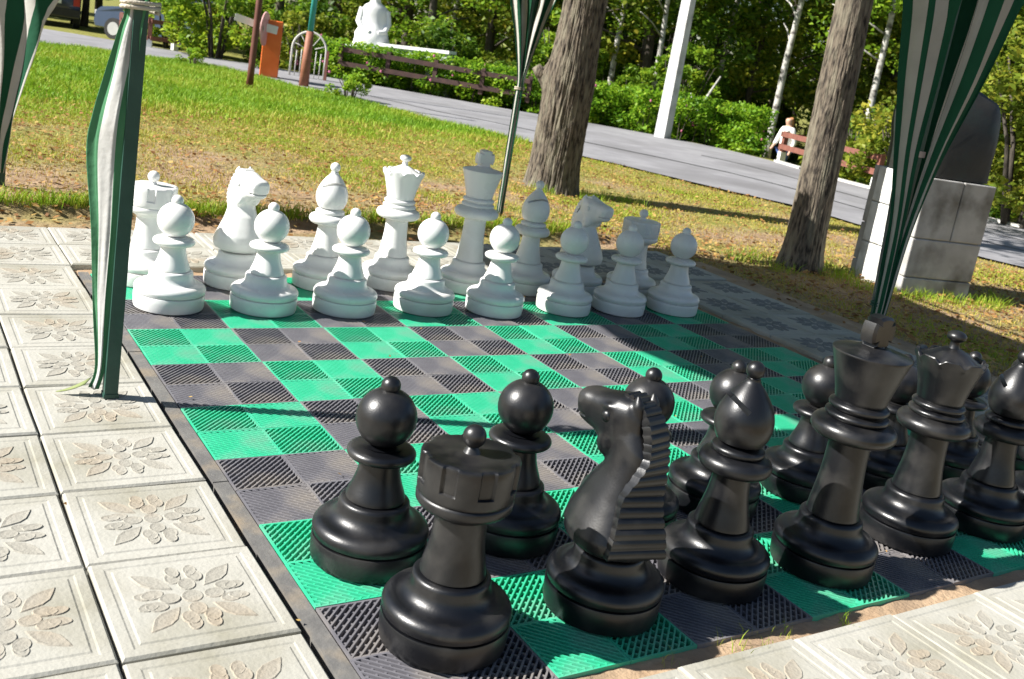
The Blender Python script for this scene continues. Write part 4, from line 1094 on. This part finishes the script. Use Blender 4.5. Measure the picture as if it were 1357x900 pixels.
# ------------------------------------------------------------------ woodland
def tree_kit(seed, h, cr, leaf, mat, bark, r0, low, n=30, per=110, crooked=.25):
    rg = random.Random(seed); b = MB(); path = []; rad = []
    dx = rg.uniform(-crooked, crooked); dy = rg.uniform(-crooked, crooked)
    for i in range(8):
        t = i / 7; path.append((dx * t * t * h * .22 + .05 * math.sin(t * 9 + seed), dy * t * t * h * .22, -.3 + t * h)); rad.append(r0 * (1.18 - t) ** .8 if i else r0 * 1.3)
    b.tube(path, rad, 10)
    for i in range(9):
        t = rg.uniform(low / h, .9); a = rg.uniform(0, 6.283); L_ = cr * rg.uniform(.5, .95) * (1.1 - t * .5)
        k = t * 7; i0 = int(k); p0 = Vector(path[i0]).lerp(Vector(path[min(7, i0 + 1)]), k - i0)
        b.tube([p0, p0 + Vector((math.cos(a) * L_ * .5, math.sin(a) * L_ * .5, .35)), p0 + Vector((math.cos(a) * L_, math.sin(a) * L_, .55))], [r0 * .35, r0 * .22, .012], 6)
    cl = []
    for i in range(n):
        t = rg.random(); z = low + (h * 1.05 - low) * t; k = math.sin(math.pi * min(1, .16 + t * .84)) ** .6
        a = rg.uniform(0, 6.283); q = rg.uniform(.2, 1) ** .55 * cr * k; c = rg.uniform(.45, .95)
        cl.append(((q * math.cos(a), q * math.sin(a), z), (c, c, c * .55)))
    return b.mesh('trunk', bark, True), leaf_cloud('crown', cl, per, leaf, mat, seed)
KITS = [tree_kit(31, 9.5, 2.6, .19, M_LEAFD, M_BARKD, .16, 1.6, 48, 120), tree_kit(32, 10.5, 2.3, .17, M_LEAF, M_BARKD, .14, 1.9, 46, 120), tree_kit(33, 9.0, 2.8, .20, M_LEAFD, M_BARKD, .18, 1.1, 52, 120),
        tree_kit(34, 11.0, 2.0, .16, M_LEAF, M_BIRCH, .085, 3.2, 40, 120, .6), tree_kit(35, 8.5, 2.4, .18, M_LEAFY, M_BARKD, .12, 1.7, 44, 110)]
UND = [shrub_mesh(41, 1.3, 2.2, 40, 100, .15, M_LEAFD), shrub_mesh(42, 1.1, 2.9, 40, 100, .14, M_LEAF), shrub_mesh(43, 1.0, 1.7, 34, 90, .13, M_LEAFY)]
TL = ['dark leafy tree', 'mid green tree', 'wide low-branched dark tree', 'white-barked birch', 'yellowing tree']
rg = random.Random(77)
LAND = [(60, 'behind the navy car'), (190, 'behind the slate blue car'), (290, 'behind the big bright bush'), (400, 'behind the metal arch'), (490, 'behind the white statue'), (580, 'behind the parapet wall'), (700, 'behind the thin curtain'), (790, 'just past the thick ridged trunk'), (890, 'behind the lamp post'), (985, 'between the lamp post and the woman'), (1060, 'behind the woman in white'), (1130, 'behind the slim grey-brown trunk'), (1230, 'behind the broad curtain'), (1340, 'behind the bronze bust'), (1500, 'past the bronze bust')]
def where(px, dist):
    return min(LAND, key=lambda t: abs(t[0] - px))[1] + (', at the wood edge' if dist < 33 else ', mid-wood' if dist < 44 else ', deep in the wood')
def put_tree(px, dist, k, scl=1.0):
    p = AT(px, 100, dist); p.z = zg(p.x, p.y)
    if dist > 28: p.z = min(p.z, zg(p.x, p.y))
    o = empty('birch_tree' if k == 3 else 'woodland_tree', p, rg.uniform(0, 6.28))
    tag(o, TL[k] + ' ' + where(px, dist), 'tree', 'birches in the wood' if k == 3 else 'woodland trees behind the hedge')
    for nm, me in zip(('trunk', 'crown'), KITS[k]):
        c = link(nm, me, o); c.scale = (scl, scl, scl)
for d0, step, off in ((30.5, 105, 0), (35.5, 92, 45), (41.0, 84, 20), (48.0, 78, 50), (57.0, 76, 10)):
    px = -180 + off
    while px < 1620:
        if not (d0 < 40 and px < 330):
            put_tree(px + rg.uniform(-28, 28), d0 + rg.uniform(-1.8, 1.8), rg.choice((0, 1, 1, 2, 4, 4) if d0 < 44 else (0, 1, 2, 2)), rg.uniform(.85, 1.2))
        px += step
for px, d in ((812, 29), (868, 27.5), (1040, 27.0), (1165, 26.5), (955, 31), (590, 33), (700, 32)): put_tree(px, d, 3, rg.uniform(.9, 1.1))
UL = ['dark understorey bush', 'tall green understorey bush', 'yellow-green understorey bush']
for d0, step, off in ((26.0, 88, 0), (29.5, 78, 40), (34.0, 74, 10)):
    px = 380 + off if d0 < 33 else -120
    while px < 1560:
        k = rg.choice((0, 1, 1, 2, 2)); p = AT(px + rg.uniform(-25, 25), 100, d0 + rg.uniform(-1, 1)); p.z = zg(p.x, p.y)
        if not (985 < px < 1100 and d0 < 31) and not (d0 < 33 and 455 < px < 530) and not (d0 > 33 and px < 200):
            put_shrub('woodland_shrub', UL[k] + ' ' + where(px, d0), p, *UND[k], scl=rg.uniform(.7, 1.1), rz=rg.uniform(0, 6), group='understorey bushes')
        px += step
# broken dead branch in the wood
p = AT(900, 130, 25.2); p.z = zg(p.x, p.y)
o = empty('dead_tree', p, .2); tag(o, 'pale broken dead tree leaning among the dark woodland', 'tree')
b = MB(); b.tube([(0, 0, -.1), (.25, 0, .5), (.8, -.05, 1.25), (1.35, -.1, 2.1)], [.07, .06, .045, .02], 8); b.build('trunk', M_BIRCH, o, True)
b = MB(); b.tube([(.35, 0, .62), (.9, 0, .85), (1.3, 0, 1.15)], [.04, .03, .012], 7); b.build('limb', M_BIRCH, o, True); b = MB(); b.tube([(.7, 0, 1.1), (.55, .1, 1.6)], [.03, .01], 7); b.build('limb', M_BIRCH, o, True)

# ------------------------------------------------------------------ white statue on a pale plinth
p = AT(491, 60, 24.5); p.z = zg(p.x, p.y)
st = empty('statue', p, math.atan2(-ER.y, -ER.x) + math.pi + .25); tag(st, 'white seated figure statue rising above the hedge', 'statue')
zb = AT(491, 62, 24.5).z - p.z
k_ = 24.5 / FPX
b = MB(); b.box((0, 0, (zb - .15) / 2), (1.3, 1.1, zb - .15)); b.box((0, 0, zb - .10), (1.45, 1.25, .12)); b.build('pedestal', M_PLINTH, st)
b = MB(); n = 24; rings = []
def hx(px): return px * k_
prof = [(-2, 23, 19), (8, 22.5, 19), (16, 21, 18), (24, 18, 15), (32, 16.5, 12), (40, 17, 11), (47, 16.5, 10.5), (51, 13, 9), (54, 7.5, 7), (57, 5.5, 6), (60, 5.8, 6.5), (64, 7, 8), (69, 7.4, 8.4), (74, 6.2, 7.2), (77, 3, 4)]
for z, a, d in prof:
    yo = -4 if z < 20 else 0
    rings.append([((a + 1.2 * math.sin(i * 1.3 + z * .3)) * k_ * math.cos(2 * math.pi * i / n), (yo + d * math.sin(2 * math.pi * i / n)) * k_, zb + (z + (1.0 * math.sin(i * 2.1) if z < 45 else 0)) * k_) for i in range(n)])
vv = [q for r in rings for q in r]; ff = [tuple(range(n)), tuple((len(rings) - 1) * n + k for k in range(n))]
for j in range(len(rings) - 1):
    for k in range(n): ff.append((j * n + k, j * n + (k + 1) % n, j * n + n + (k + 1) % n, j * n + n + k))
b.add(vv, ff)
for s in (-1, 1):
    b.tube([(s * hx(15), 0, zb + 46 * k_), (s * hx(18.5), -hx(2), zb + 30 * k_), (s * hx(14), -hx(13), zb + 20 * k_), (s * hx(5), -hx(19), zb + 18 * k_)], [hx(5), hx(4.4), hx(3.6), hx(2.6)], 10)
b.ball((0, -hx(8.6), zb + 67 * k_), hx(1.4), 8, 6, (1, 1.4, 1.6))
b.build('figure', M_STATUE, st, True, 60)
# pale parapet wall behind the hedge
qa = AT(505, 60, 24.0); qb = AT(600, 71, 23.0)
o = empty('parapet_wall', (qa.x, qa.y, zg(qa.x, qa.y))); tag(o, 'low pale parapet wall running from the white statue behind the hedge', 'wall')
b = MB(); a_ = Vector((0, 0, 0)); c_ = Vector((qb.x - qa.x, qb.y - qa.y, 0)); h_ = qa.z - zg(qa.x, qa.y)
dz = qb.z - qa.z
b.beam(a_ + Vector((0, 0, h_ / 2 - .06)), c_ + Vector((0, 0, h_ / 2 - .06 + dz)), .22, h_ + .1); b.build('wall_body', M_PLINTH, o)
b = MB(); b.beam(a_ + Vector((0, 0, h_ + .01)), c_ + Vector((0, 0, h_ + .01 + dz)), .34, .07); b.build('coping', M_WHITEP, o)

# ------------------------------------------------------------------ parked cars
def car(name, label, paint, pos, rz):
    o = empty(name, pos, rz); tag(o, label, 'car', 'cars parked across the road')
    # x: length (rear at -x), y: width, z: up
    side = [(-2.15, .45), (-2.18, .75), (-2.15, 1.02), (-2.02, 1.12), (-1.82, 1.60), (-1.55, 1.70), (-.2, 1.72), (.35, 1.64), (1.05, 1.10), (1.95, .98), (2.15, .82), (2.20, .50), (2.15, .32), (-2.10, .32)]
    b = MB(); n = len(side); vv = []
    for t, ins in ((-.88, 1), (-.80, 0), (.80, 0), (.88, 1)):
        for x, z in side:
            y = t
            if z > 1.15: y = math.copysign(abs(t) - (z - 1.1) * .28, t)
            k = .985 if abs(t) > .85 else 1.0
            vv.append((x * k, y, z))
    ff = [tuple(range(n)), tuple(range(3 * n, 4 * n))]
    for j in range(3):
        for i in range(n): ff.append((j * n + i, j * n + (i + 1) % n, j * n + n + (i + 1) % n, j * n + n + i))
    b.add(vv, ff); bo = b.build('body', paint, o, True, 35); bo.modifiers.new('b', 'BEVEL').width = .04
    b = MB(); b.add([(-2.045, -.68, 1.15), (-2.045, .68, 1.15), (-1.86, .58, 1.55), (-1.86, -.58, 1.55)], [(0, 1, 2, 3)]); w_ = b.build('rear_window', M_GLASS, o); w_.modifiers.new('t', 'SOLIDIFY').thickness = .02
    b = MB(); b.add([(.44, -.60, 1.58), (.44, .60, 1.58), (1.02, .72, 1.13), (1.02, -.72, 1.13)], [(0, 1, 2, 3)]); w_ = b.build('windscreen', M_GLASS, o); w_.location.x = .03; w_.modifiers.new('t', 'SOLIDIFY').thickness = .02
    for s in (-1, 1):
        for x0, x1, x2, x3 in ((-1.75, -.75, -.75, -1.62), (-.68, .62, .32, -.68)):
            b = MB(); b.add([(x0, s * .872, 1.16), (x1, s * .872, 1.16), (x2, s * .765, 1.56), (x3, s * .765, 1.56)], [(0, 1, 2, 3)]); w_ = b.build('side_window', M_GLASS, o); w_.modifiers.new('t', 'SOLIDIFY').thickness = .015
        b = MB(); b.box((-2.16, s * .74, .92), (.06, .20, .30)); b.build('tail_light', M_TAIL, o)
        b = MB(); b.box((2.14, s * .66, .78), (.08, .34, .14)); b.build('headlight', M_CHROME, o)
        for x in (-1.35, 1.40):
            b = MB(); b.tube([(x, s * .70, .34), (x, s * .90, .34)], .34, 24); wh = b.build('wheel', M_DARK, o, True, 40)
            b = MB(); b.tube([(x, s * .895, .34), (x, s * .912, .34)], .21, 18); b.build('rim', M_CHROME, wh, True, 40)
    b = MB(); b.box((-2.17, 0, .52), (.14, 1.70, .24)); b.build('rear_bumper', M_DARK, o)
    b = MB(); b.box((-2.192, 0, .86), (.02, .52, .115)); b.build('number_plate', M_WHITEP, o)
    return o
p = AT(66, 40, 41.0); p.z = zg(p.x, p.y); car('parked_car', 'dark navy car seen from behind with a white number plate', M_CARB, p, math.pi / 2 - .12)
p = AT(222, 48, 36.0); p.z = zg(p.x, p.y); car('parked_car', 'slate blue car parked behind the curtain and brown fence', M_CARG, p, math.pi / 2 + .75)

# ------------------------------------------------------------------ woman walking beyond the fence
p = AT(1050, 152, 25.5); zt = p.z + .02; p.z = zg(p.x, p.y)
H = max(1.5, min(1.75, zt - p.z)); 
if zt - p.z < H: H = zt - p.z
pr_ = empty('person', p, math.atan2(-ER.y, -ER.x) + 0.5)   # local +x is the walking direction
tag(pr_, 'woman in white top and blue jeans with tied auburn hair walking behind the fence', 'person')
k = H / 1.65
def skinned(name, J, E_, mat, parent, root=0):
    me = bpy.data.meshes.new(name); me.from_pydata([tuple(c * k for c in j[:3]) for j in J], E_, []); me.update()
    o = link('tmp', me); sk = o.modifiers.new('s', 'SKIN'); o.modifiers.new('u', 'SUBSURF').levels = 2
    for i, j in enumerate(J):
        r = j[3] if isinstance(j[3], tuple) else (j[3], j[3]); me.skin_vertices[0].data[i].radius = (r[0] * k, r[1] * k)
    me.skin_vertices[0].data[root].use_root = True
    r = eval_mesh(o, name); r.materials.clear(); r.materials.append(mat); r.polygons.foreach_set('use_smooth', [True] * len(r.polygons))
    return link(name, r, parent)
J = [(0, 0, .90, .13), (0, 0, 1.05, .115), (.02, 0, 1.24, .135), (.02, 0, 1.36, .09), (.03, 0, 1.43, .05), (.05, 0, 1.52, .085), (.055, 0, 1.60, .075),
     (0, .08, .84, .085), (.14, .085, .48, .058), (.10, .09, .08, .036), (.20, .09, .03, .03),
     (0, -.08, .84, .085), (-.10, -.085, .48, .058), (-.30, -.09, .14, .036), (-.22, -.09, .04, .03),
     (.02, .165, 1.33, .05), (-.06, .20, 1.07, .038), (.02, .20, .85, .028), (.05, .20, .77, .03),
     (.02, -.165, 1.33, .05), (.10, -.20, 1.07, .038), (.22, -.18, .90, .028), (.27, -.17, .84, .03)]
E_ = [(0, 1), (1, 2), (2, 3), (3, 4), (4, 5), (5, 6), (0, 7), (7, 8), (8, 9), (9, 10), (0, 11), (11, 12), (12, 13), (13, 14), (3, 15), (15, 16), (16, 17), (17, 18), (3, 19), (19, 20), (20, 21), (21, 22)]
body = skinned('body', J, E_, M_SKIN, pr_)
skinned('shirt', [(0, 0, .86, .165), (0, 0, 1.05, .145), (.02, 0, 1.24, .155), (.02, 0, 1.37, .10), (.02, .165, 1.34, .065), (-.06, .20, 1.08, .055), (.0, .20, .92, .045), (.02, -.165, 1.34, .065), (.10, -.20, 1.08, .055), (.18, -.185, .96, .045)], [(0, 1), (1, 2), (2, 3), (3, 4), (4, 5), (5, 6), (3, 7), (7, 8), (8, 9)], M_SHIRT, pr_)
skinned('jeans', [(0, 0, .92, .14), (0, .08, .83, .10), (.14, .085, .48, .075), (.10, .09, .10, .055), (0, -.08, .83, .10), (-.10, -.085, .48, .075), (-.28, -.09, .17, .055)], [(0, 1), (1, 2), (2, 3), (0, 4), (4, 5), (5, 6)], M_JEANS, pr_)
skinned('hair', [(.03, 0, 1.60, .085), (-.01, 0, 1.55, .075), (-.06, 0, 1.48, .045), (-.09, 0, 1.36, .03), (-.09, 0, 1.26, .012)], [(0, 1), (1, 2), (2, 3), (3, 4)], M_HAIR, pr_)

# ------------------------------------------------------------------ grass and litter
def grass(n, region, hgt, wid, tint, seed, name, label=None):
    rg = np.random.default_rng(seed); P = []; T = []; Hh = []
    while len(P) < n:
        x, y, dens, tt, hf = region(rg)
        if rg.random() > dens: continue
        P.append((x, y, zg(x, y) + .002)); T.append(tt); Hh.append(hf)
    P = np.array(P); T = np.clip(np.array(T) + .13 * rg.normal(size=len(P)), 0, 1); n = len(P)
    a = rg.random(n) * 6.283; h = hgt * np.array(Hh) * (.5 + rg.random(n)); w = wid * (.6 + .8 * rg.random(n)); ln = (.25 + .6 * rg.random(n)) * h; la = rg.random(n) * 6.283
    side = np.stack([np.cos(a), np.sin(a), 0 * a], 1) * (w / 2)[:, None]
    tip = P + np.stack([np.cos(la) * ln, np.sin(la) * ln, h], 1)
    mid = P + np.stack([np.cos(la) * ln * .35, np.sin(la) * ln * .35, h * .6], 1)
    V = np.stack([P - side, P + side, mid + side * .8, mid - side * .8, tip], 1).reshape(-1, 3); I = np.arange(n) * 5
    Fq = np.concatenate([np.stack([I, I + 1, I + 2], 1), np.stack([I, I + 2, I + 3], 1), np.stack([I + 3, I + 2, I + 4], 1)])
    me = fast_mesh(name, V, Fq, M_GRASS, tint=np.concatenate([T, T, T])); o = link(name, me); tag(o, label, 'grass', kind='stuff'); return o
def lawn_sample(rg, ymin, ymax, xmin, xmax):
    y = rg.uniform(ymin, ymax); return rg.uniform(xmin, xmax), y
def on_lawn(x, y):
    r = math.hypot(x - CAM_C.x, y - CAM_C.y); a = az_of(x, y)
    edge = lawn_edge(x) - .005 if x < 3.9 else -9
    if x < 3.9 and y < edge: return False
    if x >= 3.62 and x < 3.9 and y < 4.3: return noise.noise((x * 6, y * 6, 0)) > .25
    return r < r_near(a) - .02
def reg_dry(rg):
    x, y = lawn_sample(rg, 0.6, 12.0, -1.6, 9.0)
    if not on_lawn(x, y): return x, y, 0, 0, 1
    p_ = noise.noise((x * .9, y * .9, 5.0)) + .35 * noise.noise((x * 3, y * 3, 1.0)); g = smooth(7.6, 11.4, y - .12 * x)
    dens = min(1, max(.14, .5 + .75 * p_ + .5 * g))
    return x, y, dens, .74 - .38 * g - .30 * p_, .55 + .35 * g + max(0, p_) * .4
def reg_green(rg):
    x, y = lawn_sample(rg, 8.0, 19.5, -2.5, 8.5)
    if not on_lawn(x, y): return x, y, 0, 0, 1
    g = smooth(9.0, 11.6, y - .10 * x + 1.3 * noise.noise((x * .8, y * .8, 4.0)))
    return x, y, g, .33 + .26 * noise.noise((x * .8, y * .8, 2.0)) + .3 * (1 - g), 1.0 + .4 * noise.noise((x * 1.7, y * 1.7, 8.0))
grass(190000, reg_dry, .032, .0058, 0, 1, 'dry_grass', 'short patchy yellowing grass on the worn lawn behind the chess pieces')
grass(120000, reg_green, .062, .011, 0, 2, 'green_grass', 'lush bright green grass along the near side of the road')
def reg_tuft(rg):
    i = rg.integers(0, len(TUFTS)); cx_, cy_, r = TUFTS[i]
    a = rg.uniform(0, 6.283); q = r * math.sqrt(rg.random()); return cx_ + q * math.cos(a), cy_ + q * math.sin(a), 1, .42, 1.3
TUFTS = [(float(t2.location.x) + dx, float(t2.location.y) + dy, .14) for dx, dy in ((-.35, -.1), (-.5, .15), (-.2, .3), (.35, .1), (.4, -.15), (.55, -.35), (.1, -.3))] + \
        [(float(t1.location.x) + dx, float(t1.location.y) + dy, .16) for dx, dy in ((.45, -.1), (.6, -.3), (.8, -.4), (-.3, -.3), (.2, -.45))] + \
        [(float(mon.location.x) + dx, float(mon.location.y) + dy, .12) for dx, dy in ((-.1, -.1), (.15, -.15), (.35, -.25), (.6, -.35), (-.25, .15), (.75, -.3), (.95, -.2))] + \
        [(x_, lawn_edge(x_) + .06, .055) for x_ in np.arange(-.6, 3.7, .09)]
grass(6500, reg_tuft, .055, .0045, 0, 3, 'grass_tufts', 'longer grass tufts round the tree trunks, the pedestal and the lawn edge')
TUFTS = [(.80, -.03, .04), (.88, -.028, .04), (.84, -.03, .05), (.95, -.03, .03), (.62, -.03, .02), (-.05, 3.0, .02), (-.05, 3.25, .02), (-.15, 2.96, .02), (.1, 3.72, .05), (-.02, 3.7, .03), (1.15, -.045, .02)]
_zg = zg
zg = lambda x, y: -.014 if y < 1 else -.03 if y < 3.66 else _zg(x, y)
grass(130, reg_tuft, .022, .0016, 0, 4, 'joint_weeds', 'thin weeds sprouting in the sandy joints beside the chess mats')
zg = _zg
rgn = np.random.default_rng(8); P = []; T = []
while len(P) < 19000:
    x = rgn.uniform(-1.0, 8.6); y = rgn.uniform(.6, 11.5)
    if x < 3.62 and y < 3.7: continue
    a = az_of(x, y)
    if math.hypot(x - CAM_C.x, y - CAM_C.y) > r_near(a): continue
    d = .22 + .5 * max(0, noise.noise((x * 1.4, y * 1.4, 12.0))) + (.55 if 4.25 < y < 5.0 and x < 4 else 0) + (.4 if x > 3.7 and y < 4.5 else 0)
    if rgn.random() > d: continue
    P.append((x, y, zg(x, y) + .012 + .03 * rgn.random())); T.append(rgn.random())
for i in range(60):                                        # a few blown onto the board and slabs
    P.append((rgn.uniform(-.5, 2.9), rgn.uniform(-.2, 2.9), .006)); T.append(.5 + .5 * rgn.random())
P = np.array(P); n = len(P); a = rgn.random(n) * 6.283; s = .008 + .019 * rgn.random(n); s[-60:] *= .35
L_ = np.stack([np.cos(a) * s, np.sin(a) * s, (rgn.random(n) - .5) * s * .8], 1); Wd = np.stack([-np.sin(a) * s * .6, np.cos(a) * s * .6, (rgn.random(n) - .5) * s * .8], 1)
V = np.stack([P - L_, P + Wd, P + L_, P - Wd], 1).reshape(-1, 3); I = np.arange(n) * 4
o = link('fallen_leaves', fast_mesh('fallen_leaves', V, np.stack([I, I + 1, I + 2, I + 3], 1), M_LITTER, tint=T)); tag(o, 'dry brown and yellow leaves scattered over the lawn', 'leaves', kind='stuff')
